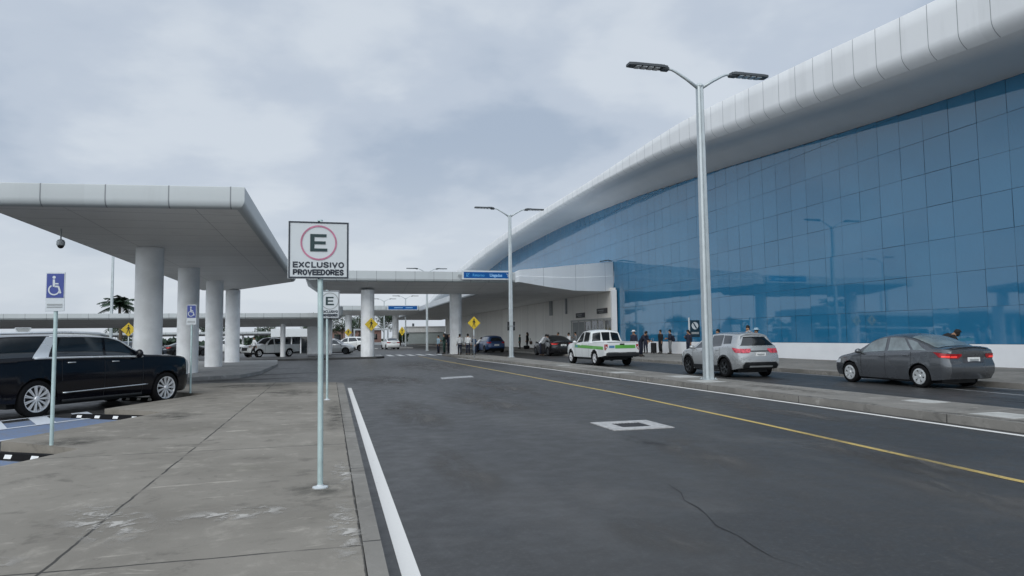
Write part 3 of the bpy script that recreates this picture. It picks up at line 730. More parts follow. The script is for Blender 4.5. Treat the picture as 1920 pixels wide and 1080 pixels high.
def ped_fig(b, y, s=1.0, cz=0):
    P = lambda *a: flat(b, [(x * s, cz + z * s) for x, z in a], y)
    disc(b, .0, cz + .20 * s, .035 * s, y, 12)
    P((-.04, .15), (.045, .15), (.04, -.02), (-.035, -.02))
    P((.03, .14), (.10, .02), (.08, .0), (.02, .08)); P((-.03, .14), (-.10, .04), (-.085, .02), (-.02, .09))
    P((-.035, -.01), (.0, -.01), (-.06, -.22), (-.10, -.22)); P((.0, -.01), (.04, -.01), (.085, -.22), (.045, -.22))
def ped_sign(label, x, y, zc, post=True, hs=.45, rz=0, z0=.15, off=0):
    t = thing('pedestrian_sign', label, 'sign', (x, y, z0), rz, 'yellow diamond pedestrian signs')
    zc -= z0
    if post:
        b = MB(); b.tube([(0, 0, 0), (0, 0, zc + hs * .6)], .03, 10); b.build('pole', M_pole, t, smooth=True)
    else:
        b = MB(); b.box((0, .05, zc), (.08, .1, .5)); b.build('bracket', M_grey, t)
    b = MB(); flat(b, [(0, zc - hs), (hs, zc), (0, zc + hs), (-hs, zc)], -.06, .012); pl = b.build('plate', M_yel, t)
    b = MB(); ped_fig(b, -.066, hs / .36, zc + .0); b.build('walking_figure', M_black, pl)
    return t
ped_sign('yellow pedestrian diamond on its own post beside the right canopy column', 9.62, 47.0, 2.58)
ped_sign('yellow pedestrian diamond fixed to the left column of the road canopy', 3.2, 56.3, 2.72, False, .52)
ped_sign('yellow pedestrian diamond rising behind the roof of the black car', -9.6, 38.0, 2.18, True, .34, z0=0)
ped_sign('yellow pedestrian diamond at the far crossing, right of the white car', 11.2, 111.5, 2.7, True, .75, R(-55))
ped_sign('yellow pedestrian diamond on far left column of the second road canopy', 2.9, 115.3, 2.6, False, .6)
# yield sign seen from the back
t = thing('yield_sign', 'grey back of a small triangular yield sign above the black car roof', 'sign', (-14.9, 40, 0))
b = MB(); b.tube([(0, .03, 0), (0, .03, 2.25)], .03, 8); b.build('pole', M_pole, t)
b = MB(); flat(b, [(-.36, 2.33), (.36, 2.33), (0, 1.72)], 0, .012); pl = b.build('plate', M_grey, t)
b = MB()
for i, (a, c) in enumerate((((-.36, 2.33), (.36, 2.33)), ((.36, 2.33), (0, 1.72)), ((0, 1.72), (-.36, 2.33)))): b.tube([(a[0], -.01, a[1]), (c[0], -.01, c[1])], .022, 6)
b.build('rim', M_signw, pl)
# overhead direction signs
def arrow(b, cx, cz, s, y, flip):
    f = -1 if flip else 1
    P = lambda *a: flat(b, [(cx + f * x * s, cz + z * s) for x, z in a], y)
    P((-.5, .42), (-.36, .5), (.32, -.2), (.2, -.32))
    P((.42, -.42), (.42, .22), (.24, .22), (.24, -.24)); P((.42, -.42), (-.2, -.42), (-.2, -.25), (.24, -.24))
def over_sign(label, x0, x1, y, z0, z1, txt=True):
    t = thing('overhead_sign', label, 'sign', ((x0 + x1) / 2, y, z0), 0)
    W, H = x1 - x0, z1 - z0
    b = MB(); b.box((0, 0, H / 2), (W + .3, .14, H + .24), bev=.02); fr_ = b.build('frame', M_signw, t)
    b = MB(); b.box((0, -.075, H / 2), (W, .02, H)); pl = b.build('panel', M_pblue, t)
    for c, e in (((-W * .3, .18, H / 2), (.1, .26, .12)), ((W * .3, .18, H / 2), (.1, .26, .12)), ((-W / 2 - .32, 0, H * .45), (.22, .1, .12))):
        b = MB(); b.box(c, e); b.build('bracket', M_grey, t)
    if txt:
        text_mesh('lettering', 'Retorno', H * .62, M_ptextd, pl, (-W * .185, -.087, H * .47), FRONT, .006, .95)
        text_mesh('lettering', 'Llegadas', H * .66, M_ptext, pl, (W * .19, -.087, H * .48), FRONT, .008, .95)
        b = MB(); arrow(b, -W * .415, H * .5, H * .62, -.089, True)
        flat(b, [(-W * .415 - H * .3, H * .78), (-W * .415 + H * .1, H * .78), (-W * .415 + H * .1, H * .70), (-W * .415 - H * .3, H * .70)], -.089)
        b.build('arrow', M_ptextd, pl)
        b = MB(); arrow(b, W * .455, H * .5, H * .6, -.089, False); b.build('arrow', M_signw, pl)
    else:
        b = MB(); b.box((-W * .15, -.088, H * .5), (W * .3, .006, H * .16)); b.box((W * .22, -.088, H * .5), (W * .25, .006, H * .16)); b.build('lettering', M_ptext, pl)
    return t
over_sign('blue overhead sign reading Llegadas on the nearer road canopy', 10.22, 14.0, 53.8, 6.27, 6.76)
over_sign('small blue overhead sign on the far road canopy', 9.0, 13.6, 111.8, 6.15, 6.72, False)

# ------------------------------------------------------------------ lamps
def lamp(label, x, y, z0=.15, top=9.85, rz=0, arms=True):
    t = thing('street_lamp', label, 'street lamp', (x, y, z0), rz, 'twin-arm street lamps')
    h = top - z0
    b = MB(); b.box((0, 0, .012), (.42, .42, .024), bev=.008)
    for a, c in ((1, 1), (1, -1), (-1, 1), (-1, -1)): b.tube([(a * .16, c * .16, .02), (a * .16, c * .16, .07)], .018, 6)
    b.build('base_plate', M_pole, t)
    b = MB()   # pole with a recessed channel on one face
    def sec(s_): return [(-.5 * s_, -.36 * s_), (-.30 * s_, -.5 * s_), (-.17 * s_, -.5 * s_), (-.17 * s_, -.40 * s_), (-.08 * s_, -.40 * s_), (-.08 * s_, -.5 * s_), (.36 * s_, -.5 * s_), (.5 * s_, -.36 * s_), (.5 * s_, .36 * s_), (.36 * s_, .5 * s_), (-.36 * s_, .5 * s_), (-.5 * s_, .36 * s_)]
    b.loft([[(px, py, z) for px, py in sec(wd)] for z, wd in ((.02, .285), (2, .27), (h * .6, .235), (h - .05, .20))], caps=True)
    b.sphere((0, 0, h - .05), .13, 12, 6, sc=(1, 1, .8)); b.build('pole', M_pole, t)
    if arms:
        for s_ in (-1, 1):
            b = MB(); b.tube([(s_ * .06, 0, h - .12), (s_ * .45, 0, h + .14), (s_ * .85, 0, h + .36), (s_ * 1.0, 0, h + .42), (s_ * 1.25, 0, h + .43)], [.055, .052, .045, .042, .04], 8)
            ar = b.build('arm', M_pole, t, smooth=True)
            b = MB(); b.box((s_ * 1.25, 0, h + .42), (.28, .20, .13), bev=.03)
            b.loft([[(s_ * q, yy, h + .47 + dz) for yy, dz in ((-wd, -.05), (wd, -.05), (wd, .03), (-wd, .03))] for q, wd in ((1.18, .12), (1.45, .17), (2.35, .17), (2.55, .14))], caps=True)
            lh = b.build('lamp_head', M_lamp, ar)
            b = MB()
            for q in range(4): b.box((s_ * (1.55 + q * .22), 0, h + .405), (.16, .26, .03))
            b.build('lens', M_lens, lh)
            b = MB()
            for q in range(7): b.box((s_ * (1.3 + q * .05), 0, h + .515), (.015, .22, .04))
            b.build('cooling_fins', M_lamp, lh)
    return t
lamp('nearest tall twin-arm street lamp on the median beside the silver car', 11.79, 20.1)
lamp('second twin-arm street lamp on the median, left of the black car', 12.42, 47.6, top=10.3)
lamp('third twin-arm street lamp, its heads just over the road canopy', 11.75, 86.5, top=9.8, z0=0)
lamp('fourth street lamp far along the road behind the small blue sign', 14.4, 137, z0=0, top=9.4)
lamp('distant twin-arm street lamp left of the small blue sign', 11.3, 151, z0=0, top=9.6)
lamp('street lamp behind the near canopy, next to the palm tree', -21.6, 79, z0=0, top=11.3)
# small boxes clamped on the second lamp pole
t = thing('loudspeaker', 'pair of small black boxes clamped on the second street lamp pole', 'speaker', (12.42, 47.6, 2.0))
b = MB(); b.box((-.21, -.05, .35), (.10, .16, .62)); b.box((.22, -.05, .35), (.10, .16, .62)); b.build('cabinet', M_black, t)
b = MB(); b.box((0, -.17, .35), (.44, .03, .06)); b.build('strap', M_grey, t)
# no-stopping sign near the glass
t = thing('prohibition_sign', 'dark sign panel with a white slashed circle by the glass wall, left of nearest lamp', 'sign', (24.0, 42.6, .15))
b = MB(); b.tube([(-.36, 0, 0), (-.36, 0, 2.6)], .055, 10); b.build('pole', M_signw, t)
b = MB(); b.box((.06, 0, 1.85), (.72, .05, 1.15), bev=.01); pl = b.build('panel', M_dgreen, t)
b = MB(); disc(b, .06, 2.05, .25, -.032, 24); b.build('disc', M_signw, pl)
b = MB(); flat(b, [(-.10, 2.22), (-.02, 2.26), (.22, 1.88), (.13, 1.84)], -.038); b.build('slash', M_dgreen, pl)
b = MB(); b.box((.06, -.03, 1.55), (.56, .01, .14)); b.build('lettering', M_grey, pl)

# ------------------------------------------------------------------ wheel stops
def wheel_stop(label, x, y, rz, L=1.62):
    t = thing('wheel_stop', label, 'wheel stop', (x, y, .004), rz, 'black and white wheel stops')
    b = MB(); pr = [(-.09, 0), (.09, 0), (.055, .085), (-.055, .085)]
    b.loft([[(-L / 2 + e, yy * s_, z * s_) for yy, z in pr] for e, s_ in ((0, .75), (.06, 1), (L - .06, 1), (L, .75))], caps=True)
    b.build('block', M_rub, t)
    b = MB()
    for q in range(4):
        c = -L / 2 + .24 + q * (L - .48) / 3; hw = .065
        b.loft([[(c - hw, yy, z) for yy, z in ((-.089, .018), (-.066, .070))], [(c + hw, yy, z) for yy, z in ((-.089, .018), (-.066, .070))]], close=False)
    b.build('reflective_band', M_plate, t)
wheel_stop('black wheel stop with white bands, just beyond the nearest wheelchair sign pole', -4.40, 16.15, R(-31), 1.9)
wheel_stop('black wheel stop with white bands, cut by the left edge of the photo', -4.40, 11.22, R(-31), 1.9)
wheel_stop('black wheel stop with white bands under the nose of the black car', -4.75, 20.7, R(-33))
wheel_stop('black wheel stop with white bands showing under the rear of the black car', -7.8, 17.6, R(-33), 1.0)

# ------------------------------------------------------------------ cars
def paint(name, col, metal=.35, rough=.32, coat=.7):
    return mat(name, col, rough, metal, var=.04, vs=1.2, coat=coat)
M_tlp = mat('taillight_deep', (.30, .02, .02), .2, var=.4, vs=12, coat=.6)
P_grey = paint('paint_gunmetal', (.112, .120, .132), .55, .26, .8); P_silver = paint('paint_silver', (.43, .445, .455), .45, .27, .8); P_white = paint('paint_pearl_white', (.70, .72, .72), 0)
P_black = mat('paint_black', (.0025, .003, .006), .14, 0, var=.04, spec=.3, coat=.25); P_blue = paint('paint_navy', (.018, .05, .135)); P_dark = paint('paint_jet', (.010, .010, .012), .1, .25)
P_beige = paint('paint_champagne', (.45, .44, .40)); P_red = paint('paint_maroon', (.16, .02, .02)); P_slate = paint('paint_slate', (.08, .10, .13))
SIDE = [(.10, .90), (.25, .955), (.42, .985), (.60, 1.0), (.75, .995), (.90, .975), (1.1, .945), (1.3, .92)]

class Car:
    def __init__(s, sp):
        s.crown = .085; s.__dict__.update(sp)
        s.h = s.W / 2; s.x0 = s.top[0][0]; s.x1 = s.top[-1][0]
    def w(s, x): return pch(s.plan, x)
    def zs(s, x): return pch(s.belt, x)
    def zt(s, x): return max(pch(s.top, x), s.zs(x) + .012)
    def zb(s, x):
        z = pch(s.sill, x)
        for xc in s.ax:
            dx = abs(x - xc)
            if dx < s.Ra: z = max(z, s.R + math.sqrt(max(0, s.Ra**2 - dx**2)))
        return min(z, s.zs(x) - .03)
    def shx(s, x, z):
        a = max(0, 1 - (x - s.x0) / .55)**1.6; c = max(0, 1 - (s.x1 - x) / .6)**1.6
        return x + a * pch(s.tail, z) - c * pch(s.nose, z)
    def side(s, x, z):
        f = s.h * s.w(x) * pch(SIDE, z / s.zscale)
        for xc in s.ax:     # slight flare over the arches
            dd = math.hypot(x - xc, z - s.R) - s.Ra
            if 0 <= dd < .12: f += s.flare * (1 - dd / .12)
        return Vector((s.shx(x, z), f, z))
    def rail(s, x):
        zs, zt = s.zs(x), s.zt(x); return zt - min(s.crown, .5 * (zt - zs))
    def gh(s, x, t):
        zs = s.zs(x); zr = s.rail(x); z = zs + (zr - zs) * t
        y = s.side(x, zs).y - .035 * min(1, (zr - zs) / .15) * min(1, t * 5) - s.tumble * (z - zs) - .05 * (z - zs)**2
        return Vector((s.shx(x, z), y, z))
    def topp(s, x, q):
        zr, zt = s.rail(x), s.zt(x); y = s.gh(x, 1).y
        z = zr + (zt - zr) * (1 - abs(q)**2.6)
        return Vector((s.shx(x, z), y * q, z))
    def cap(s, q, z):
        zs = s.zs(s.x0)
        if z <= zs: p = s.side(s.x0, z)
        else: p = s.gh(s.x0, min(1, (z - zs) / max(.01, s.rail(s.x0) - zs)))
        return Vector((p.x - s.capb * (1 - q * q), p.y * q, z))
    def ncap(s, q, z):
        p = s.side(s.x1, z); return Vector((p.x + .05 * (1 - q * q), p.y * q, z))
    def xs(s):
        X = {round(s.x0 + (s.x1 - s.x0) * i / 90, 4) for i in range(91)}
        for xc in s.ax:
            for a in range(0, 181, 9): X.add(round(xc + s.Ra * math.cos(R(a)), 4))
            X.add(round(xc - s.Ra - .002, 4)); X.add(round(xc + s.Ra + .002, 4))
        for e in s.extra: X.add(e)
        return sorted(x for x in X if s.x0 <= x <= s.x1)
    def half(s, x):
        zb, zs = s.zb(x), s.zs(x)
        pts = [s.side(x, zb + (zs - zb) * i / 9) for i in range(10)]
        pts += [s.gh(x, t) for t in (.03, .12, .3, .55, .8, .93, 1.0)]
        pts += [s.topp(x, q) for q in (.93, .8, .6, .4, .2, 0)]
        return pts
    def body(s, mats, parent):
        b = MB(); rings = []
        for x in s.xs():
            hp = s.half(x); rings.append(hp + [Vector((p.x, -p.y, p.z)) for p in hp[-2::-1]])
        b.loft(rings, close=False)
        b.f = [f[::-1] for f in b.f]
        for sgn, rg in ((0, rings[0]), (1, rings[-1])):
            n = len(rg) // 2
            rows = []
            for i in range(n + 1):
                l, r_ = rg[i], rg[len(rg) - 1 - i]
                bul = s.capb if sgn == 0 else -.05
                rows.append([Vector((l.x - bul * (1 - q * q), l.y * q, l.z)) for q in (1, .9, .7, .4, 0, -.4, -.7, -.9, -1)])
            bb = MB(); bb.loft(rows, close=False)
            if sgn == 0: bb.f = [f[::-1] for f in bb.f]
            b.add(bb.v, bb.f)
        # seams
        b.mi = 1
        for xx, zlo in s.seams:
            for sg in (1, -1):
                zz = [zlo + (s.zs(xx) - .0 - zlo) * i / 8 for i in range(9)]
                l = [s.side(xx - .006, z) + Vector((0, .003, 0)) for z in zz]; r_ = [s.side(xx + .006, z) + Vector((0, .003, 0)) for z in zz]
                if sg < 0: l = [Vector((p.x, -p.y, p.z)) for p in l]; r_ = [Vector((p.x, -p.y, p.z)) for p in r_]
                b.loft([l, r_] if sg < 0 else [r_, l], close=False)
        return b.build('body', mats, parent, smooth=True, ang=40)
def patch(rows, off, sgn=1):
    """grid of points -> surface pushed off along its normal"""
    rows = [[Vector((p.x, p.y * sgn, p.z)) for p in r] for r in rows]
    out = []
    for i in range(len(rows)):
        o = []
        for j in range(len(rows[0])):
            a = rows[min(i + 1, len(rows) - 1)][j] - rows[max(i - 1, 0)][j]; c = rows[i][min(j + 1, len(rows[0]) - 1)] - rows[i][max(j - 1, 0)]
            nn = a.cross(c)
            o.append(rows[i][j] + (nn.normalized() * off if nn.length > 1e-9 else Vector()))
        out.append(o)
    return out
def mkpatch(b, rows, off, outward):
    P = patch(rows, off)
    cen = sum((p for r in P for p in r), Vector()) / (len(P) * len(P[0]))
    c0 = sum((p for r in rows for p in r), Vector()) / (len(P) * len(P[0]))
    flip = (cen - c0).dot(outward) < 0
    if flip: P = patch(rows, -off)
    a = P[1][0] - P[0][0]; c = P[0][1] - P[0][0]
    bb = MB(); bb.loft(P, close=False)
    m, n2 = len(P) // 2, len(P[0]) // 2
    nn = (P[min(m + 1, len(P) - 1)][n2] - P[m - 1 if m else 0][n2]).cross(P[m][min(n2 + 1, len(P[0]) - 1)] - P[m][n2 - 1 if n2 else 0])
    if nn.dot(outward) > 0: bb.f = [f[::-1] for f in bb.f]
    b.add(bb.v, bb.f)
def lin(a, c, n): return [a + (c - a) * i / n for i in range(n + 1)]

def wheel(parent, x, y, r, wd, sgn, rim_mat, style, rimr):
    """sgn +1 outer face towards +y"""
    M = Matrix.Translation((x, y, r)) @ Matrix.Rotation(-sgn * PI / 2, 4, 'X')
    b = MB()
    b.lathe([(rimr * .96, wd * .42), (rimr + .012, wd * .5), (r * .93, wd * .49), (r * .985, wd * .40), (r, wd * .2), (r, -wd * .2), (r * .985, -wd * .4), (r * .93, -wd * .5), (rimr * .8, -wd * .5)], 36, M)
    wl = b.build('wheel', M_rub, parent, smooth=True, ang=50)
    b = MB()
    b.lathe([(rimr + .006, wd * .48), (rimr - .012, wd * .47), (rimr - .03, wd * .30), (rimr - .04, wd * .0)], 36, M)
    zf = wd * .40
    def spoke(a, w0, w1, r0, r1, th=.02):
        ca, sa = math.cos(a), math.sin(a)
        def pt(rr, ww, z): return M @ Vector((rr * ca - ww * sa, rr * sa + ww * ca, z))
        b.loft([[pt(r0, -w0, zf + .012), pt(r0, w0, zf + .012), pt(r0, w0, zf - th), pt(r0, -w0, zf - th)], [pt(r1, -w1, zf + .025), pt(r1, w1, zf + .025), pt(r1, w1, zf - th + .02), pt(r1, -w1, zf - th + .02)]], caps=True)
    if style == 'multi':
        for i in range(11):
            a = 2 * PI * i / 11
            spoke(a - .055, .010, .013, .05, rimr - .012); spoke(a + .085, .006, .010, .07, rimr - .012)
    elif style == 'cover':
        for i in range(6):
            a = 2 * PI * i / 6 + .3
            spoke(a, .035, .058, .04, rimr - .006); spoke(a + .3, .010, .012, .08, rimr - .01)
        b.lathe([(rimr * .98, zf + .02), (rimr * .80, zf + .028), (rimr * .80, zf)], 30, M)
    else:
        for i in range(5):
            a = 2 * PI * i / 5 + .2; spoke(a - .10, .018, .026, .04, rimr - .008); spoke(a + .12, .018, .024, .05, rimr - .008)
    b.lathe([(.002, zf + .035), (.045, zf + .03), (.06, zf + .01), (.06, zf - .03)], 16, M)
    b.build('rim', rim_mat, wl, smooth=True, ang=35)
    b = MB(); b.lathe([(.002, zf - .06), (rimr - .03, zf - .06)], 24, M); b.build('brake_disc', M_black, wl)
    return wl

def make_car(sp, name, label, cat, paintm, loc, rz, sc=1, group=None, rim=None, tail_mat=None, glass=None, detail=True):
    t = thing(name, label, cat, loc, rz, group, sc)
    c = Car(sp); gl = glass or M_glass; rim = rim or M_rim; tl = tail_mat or M_red
    c.body([paintm, M_black], t)
    V = Vector
    # underbody and wheel housings
    b = MB(); b.box(((c.ax[0] + c.ax[1]) / 2, 0, (sp['z0'] + .1 + c.R) / 2), (c.ax[1] - c.ax[0] + .9, c.W - .62, c.R - sp['z0'] + .22)); b.box(((c.x0 + c.x1) / 2, 0, .62 * sp['zscale']), (c.L - .9, c.W - .5, .3)); b.box(((c.x0 + c.x1) / 2, 0, sp['z0'] + .07), (c.L - .75, c.W - .34, .05))
    for xc in c.ax: b.box((xc, 0, c.R + .2), (c.Ra * 2 + .1, c.W - .58, c.Ra + .1))
    b.box((0, 0, sp['z0'] + .06), (c.ax[1] - c.ax[0] - 2 * c.Ra, c.W - .16, .10)); b.build('underbody', M_black, t)
    # wheels
    for xc in c.ax:
        for sg in (1, -1): wheel(t, xc, sg * (c.h - .115), c.R, .22, sg, rim, sp['style'], sp['rimr'])
    # arch trim
    if sp.get('clad'):
        for xc in c.ax:
            for sg in (1, -1):
                b = MB(); aa = lin(R(-8), R(188), 22)
                rows = [[V((p.x, p.y * sg, p.z)) for p in [c.side(xc + (c.Ra + q) * math.cos(a), max(sp['z0'] + .03, c.R + (c.Ra + q) * math.sin(a))) for a in aa]] for q in (.0, .03, .07)]
                mkpatch(b, rows, .010, V((0, sg, 0))); b.build('wheel_arch_trim', M_black, t, smooth=True)
        for sg in (1, -1):
            b = MB(); xx = lin(c.ax[0] + c.Ra + .05, c.ax[1] - c.Ra - .05, 14)
            mkpatch(b, [[V((p.x, p.y * sg, p.z)) for p in [c.side(x, z) for x in xx]] for z in (sp['z0'] + .02, sp['z0'] + .10, sp['z0'] + .19)], .010, V((0, sg, 0))); b.build('sill_trim', M_black, t, smooth=True)
    # side windows: (x rear bottom, x rear top, x front bottom, x front top, t0, t1)
    for wd in sp['sidewin']:
        xa0, xa1, xb0, xb1 = wd[:4]; t0, t1 = wd[4:6] if len(wd) > 4 else (.10, .93)
        for sg in (1, -1):
            b = MB(); rows = []
            for tt in lin(t0, t1, 7):
                u = (tt - t0) / (t1 - t0); xl, xr = xa0 + (xa1 - xa0) * u, xb0 + (xb1 - xb0) * u
                rows.append([V((p.x, p.y * sg, p.z)) for p in [c.gh(x, tt) for x in lin(xl, xr, 14)]])
            mkpatch(b, rows, .007, V((0, sg, .1))); b.build('side_window', gl if not wd[6:] else wd[6], t, smooth=True)
    # screens
    xw0, xw1 = sp['wind']; b = MB()
    mkpatch(b, [[c.topp(x, q) for q in lin(-.93, .93, 14)] for x in lin(xw0, xw1, 10)], .008, V((.5, 0, 1))); b.build('windscreen', gl, t, smooth=True)
    b = MB()
    if sp['rearwin'][0] == 'top':
        xa, xb, q = sp['rearwin'][1:4]
        rows = [[c.topp(xa + (xb - xa) * u, s_ * (q - .08 * (1 - u))) for s_ in lin(-1, 1, 12)] for u in lin(0, 1, 10)]
        mkpatch(b, rows, .010, V((-1, 0, 1)))
    else:
        za, zb_, q = sp['rearwin'][1:4]
        mkpatch(b, [[c.cap(s_ * (q - .10 * u), za + (zb_ - za) * u) for s_ in lin(-1, 1, 12)] for u in lin(0, 1, 8)], .012, V((-1, 0, .4)))
    b.build('rear_window', gl, t, smooth=True)
    # lights
    for sg in (1, -1):
        xa, za, zb_, q = sp['tl']
        b = MB()
        tl_dx = sp.get('tlsl', .03)
        mkpatch(b, [[V((p.x, p.y * sg, p.z)) for p in [c.side(x, zz_ + (x - c.x0) * tl_dx) for x in lin(c.x0, c.x0 + xa * (.55 + .45 * u), 8)]] for u, zz_ in ((0, za), (.5, (za + zb_) / 2), (1, zb_))], .010, V((-.3, sg, 0)))
        mkpatch(b, [[c.cap(sg * qq, zz_) for qq in lin(q + (.12 if u == 0 else 0), 1, 8)] for u, zz_ in ((0, za), (.5, (za + zb_) / 2), (1, zb_))], .012, V((-1, 0, 0)))
        b.build('taillight', tl, t, smooth=True)
        if sp.get('hl'):
            xa, za, zb_, q = sp['hl']; b = MB()
            mkpatch(b, [[V((p.x, p.y * sg, p.z)) for p in [c.side(x, min(zz_, c.zs(x) - .012)) for x in lin(c.x1 - xa, c.x1, 8)]] for zz_ in lin(za, zb_, 3)], .008, V((.3, sg, 0)))
            mkpatch(b, [[c.ncap(sg * qq, zz_) for qq in lin(q, 1, 6)] for zz_ in lin(za, zb_, 3)], .010, V((1, 0, 0)))
            b.build('headlight', M_lens, t, smooth=True)
    # bumper lower, plate, grille
    if sp.get('bump'):
        za, zb_ = sp['bump']; b = MB()
        mkpatch(b, [[c.cap(s_ * q, za + (zb_ - za) * u) for s_ in lin(-1, 1, 12)] for u, q in ((0, .92), (.5, .95), (1, .82))], .014, V((-1, 0, 0)))
        b.build('rear_bumper_trim', M_black, t, smooth=True)
    zp = sp['plate']; p = c.cap(0, zp)
    b = MB(); b.box((p.x - .012, 0, zp), (.012, .42, .13), bev=.004); pl = b.build('number_plate', M_plate, t)
    b = MB(); b.box((p.x - .020, 0, zp - .005), (.004, .30, .05)); b.build('plate_characters', M_grey, pl)
    b = MB(); za, zb_ = sp['grille']; mkpatch(b, [[c.ncap(s_ * .62, z) for s_ in lin(-1, 1, 10)] for z in lin(za, zb_, 3)], .012, V((1, 0, 0))); b.build('grille', M_black, t, smooth=True)
    # mirrors, handles
    for sg in (1, -1):
        xm = sp['mirror']; p = c.gh(xm, .12)
        b = MB(); b.sphere((p.x, (p.y + .10) * sg, p.z + .06), .1, 12, 8, sc=(.75, 1.05, .75 * sp.get('mirs', 1))); b.box((p.x, (p.y + .02) * sg, p.z + .03), (.07, .14, .04), bev=.01)
        b.build('mirror', sp.get('mirmat') or paintm, t, smooth=True)
        for xh in sp['handles']:
            p = c.side(xh, c.zs(xh) - .095)
            b = MB(); b.box((p.x, (p.y + .018) * sg, p.z), (.20, .022, .028), bev=.008); b.build('door_handle', sp.get('handmat') or paintm, t, smooth=True)
    return t, c

SEDAN = dict(L=4.50, W=1.76, R=.315, Ra=.365, ax=(-1.22, 1.40), z0=.19, zscale=1.0, tumble=.30, flare=.010, capb=.07, extra=[-1.9, -.75], style='cover', rimr=.215,
    plan=[(-2.14, .83), (-2.06, .90), (-1.9, .965), (-1.3, .995), (0, 1.0), (1.2, .99), (1.8, .945), (2.1, .87), (2.25, .70)],
    belt=[(-2.14, .95), (-1.9, 1.00), (-1.0, .985), (0, .94), (.9, .90), (1.4, .83), (1.9, .74), (2.25, .60)],
    top=[(-2.14, 1.07), (-2.06, 1.125), (-1.85, 1.13), (-1.72, 1.14), (-1.3, 1.285), (-.8, 1.445), (-.3, 1.50), (.1, 1.485), (.5, 1.38), (1.0, 1.12), (1.30, .985), (1.6, .915), (2.0, .82), (2.25, .66)],
    sill=[(-2.14, .27), (-1.75, .23), (-1.2, .20), (1.3, .20), (1.9, .22), (2.25, .26)],
    tail=[(.30, .10), (.45, .01), (.62, 0), (.80, .06), (.95, .03), (1.1, .02)], nose=[(.2, .10), (.4, 0), (.55, .01), (.7, .12)],
    seams=[(-.95, .55), (-.02, .25), (.92, .25)], sidewin=[(-.92, -.62, -.10, -.10), (.02, .02, 1.06, .62), (-1.45, -1.10, -1.0, -.72, .15, .9)],
    wind=(.50, 1.26), rearwin=('top', -1.70, -.80, .92), tl=(.46, .82, .94, .56), hl=(.42, .60, .72, .62), plate=.78, grille=(.40, .60), mirror=.95, handles=(-.78, .12), tlsl=.10)
CROSS = dict(L=4.50, W=1.84, R=.355, Ra=.415, ax=(-1.30, 1.38), z0=.24, zscale=1.12, tumble=.62, flare=.012, capb=.08, extra=[-1.9], style='five', rimr=.235, clad=True,
    plan=[(-2.25, .84), (-2.12, .92), (-1.8, .975), (-1.2, 1.0), (0, .995), (1.2, 1.0), (1.8, .95), (2.1, .88), (2.25, .74)],
    belt=[(-2.25, 1.14), (-1.6, 1.15), (-.8, 1.10), (0, 1.04), (.9, 1.01), (1.4, .97), (1.9, .89), (2.25, .74)],
    top=[(-2.25, 1.555), (-2.0, 1.61), (-1.5, 1.66), (-.7, 1.685), (0, 1.665), (.4, 1.59), (.85, 1.36), (1.20, 1.15), (1.5, 1.06), (1.95, .97), (2.25, .80)],
    sill=[(-2.25, .36), (-1.8, .30), (-1.2, .25), (1.3, .25), (2.25, .30)],
    tail=[(.3, .12), (.5, .0), (.75, .02), (.95, .10), (1.1, .17), (1.25, .25), (1.4, .36), (1.5, .42), (1.6, .47)], nose=[(.25, .12), (.45, 0), (.7, .02), (.85, .14)],
    seams=[(-1.0, .62), (.05, .30), (.98, .30)], sidewin=[(-1.02, -.80, -.06, -.06), (.06, .06, 1.02, .55), (-1.60, -1.42, -1.10, -.88, .22, .9)],
    wind=(.40, 1.16), rearwin=('cap', 1.175, 1.49, .99), tl=(.46, .90, 1.06, .46), hl=(.4, .76, .87, .6), plate=.86, grille=(.45, .72), mirror=.95, handles=(-.82, .22), tlsl=.10, bump=(.36, .58))
PICK = dict(L=5.25, W=1.86, R=.375, Ra=.43, ax=(-1.42, 1.73), z0=.34, zscale=1.18, tumble=.20, flare=.02, capb=.03, extra=[-.92, -.84, -.8, -.75, -.70], style='five', rimr=.225,
    plan=[(-2.62, .95), (-2.5, .985), (-1.4, 1.0), (1.5, 1.0), (2.2, .95), (2.5, .88), (2.62, .76)],
    belt=[(-2.62, 1.13), (-.7, 1.13), (.3, 1.10), (1.2, 1.08), (2.0, 1.02), (2.62, .86)],
    top=[(-2.62, 1.145), (-.90, 1.145), (-.84, 1.18), (-.66, 1.71), (-.55, 1.76), (0, 1.80), (.35, 1.765), (.75, 1.52), (1.15, 1.22), (1.4, 1.17), (2.1, 1.11), (2.62, .95)],
    sill=[(-2.62, .52), (-1.9, .44), (-1.0, .40), (1.3, .40), (2.2, .44), (2.62, .46)],
    tail=[(.45, .03), (.6, 0), (1.1, .02), (1.2, .03)], nose=[(.4, .1), (.6, 0), (.9, .06), (1.0, .14)],
    seams=[(-.70, .45), (.16, .42), (1.12, .42)], sidewin=[(-.58, -.54, .08, .08), (.20, .20, 1.08, .60)],
    wind=(.36, 1.10), rearwin=('top', -.81, -.69, .30), tl=(.07, .78, 1.06, .86), hl=(.42, .84, .98, .6), plate=.60, grille=(.62, .9), mirror=1.02, handles=(-.50, .36), tlsl=0, bump=(.46, .68))
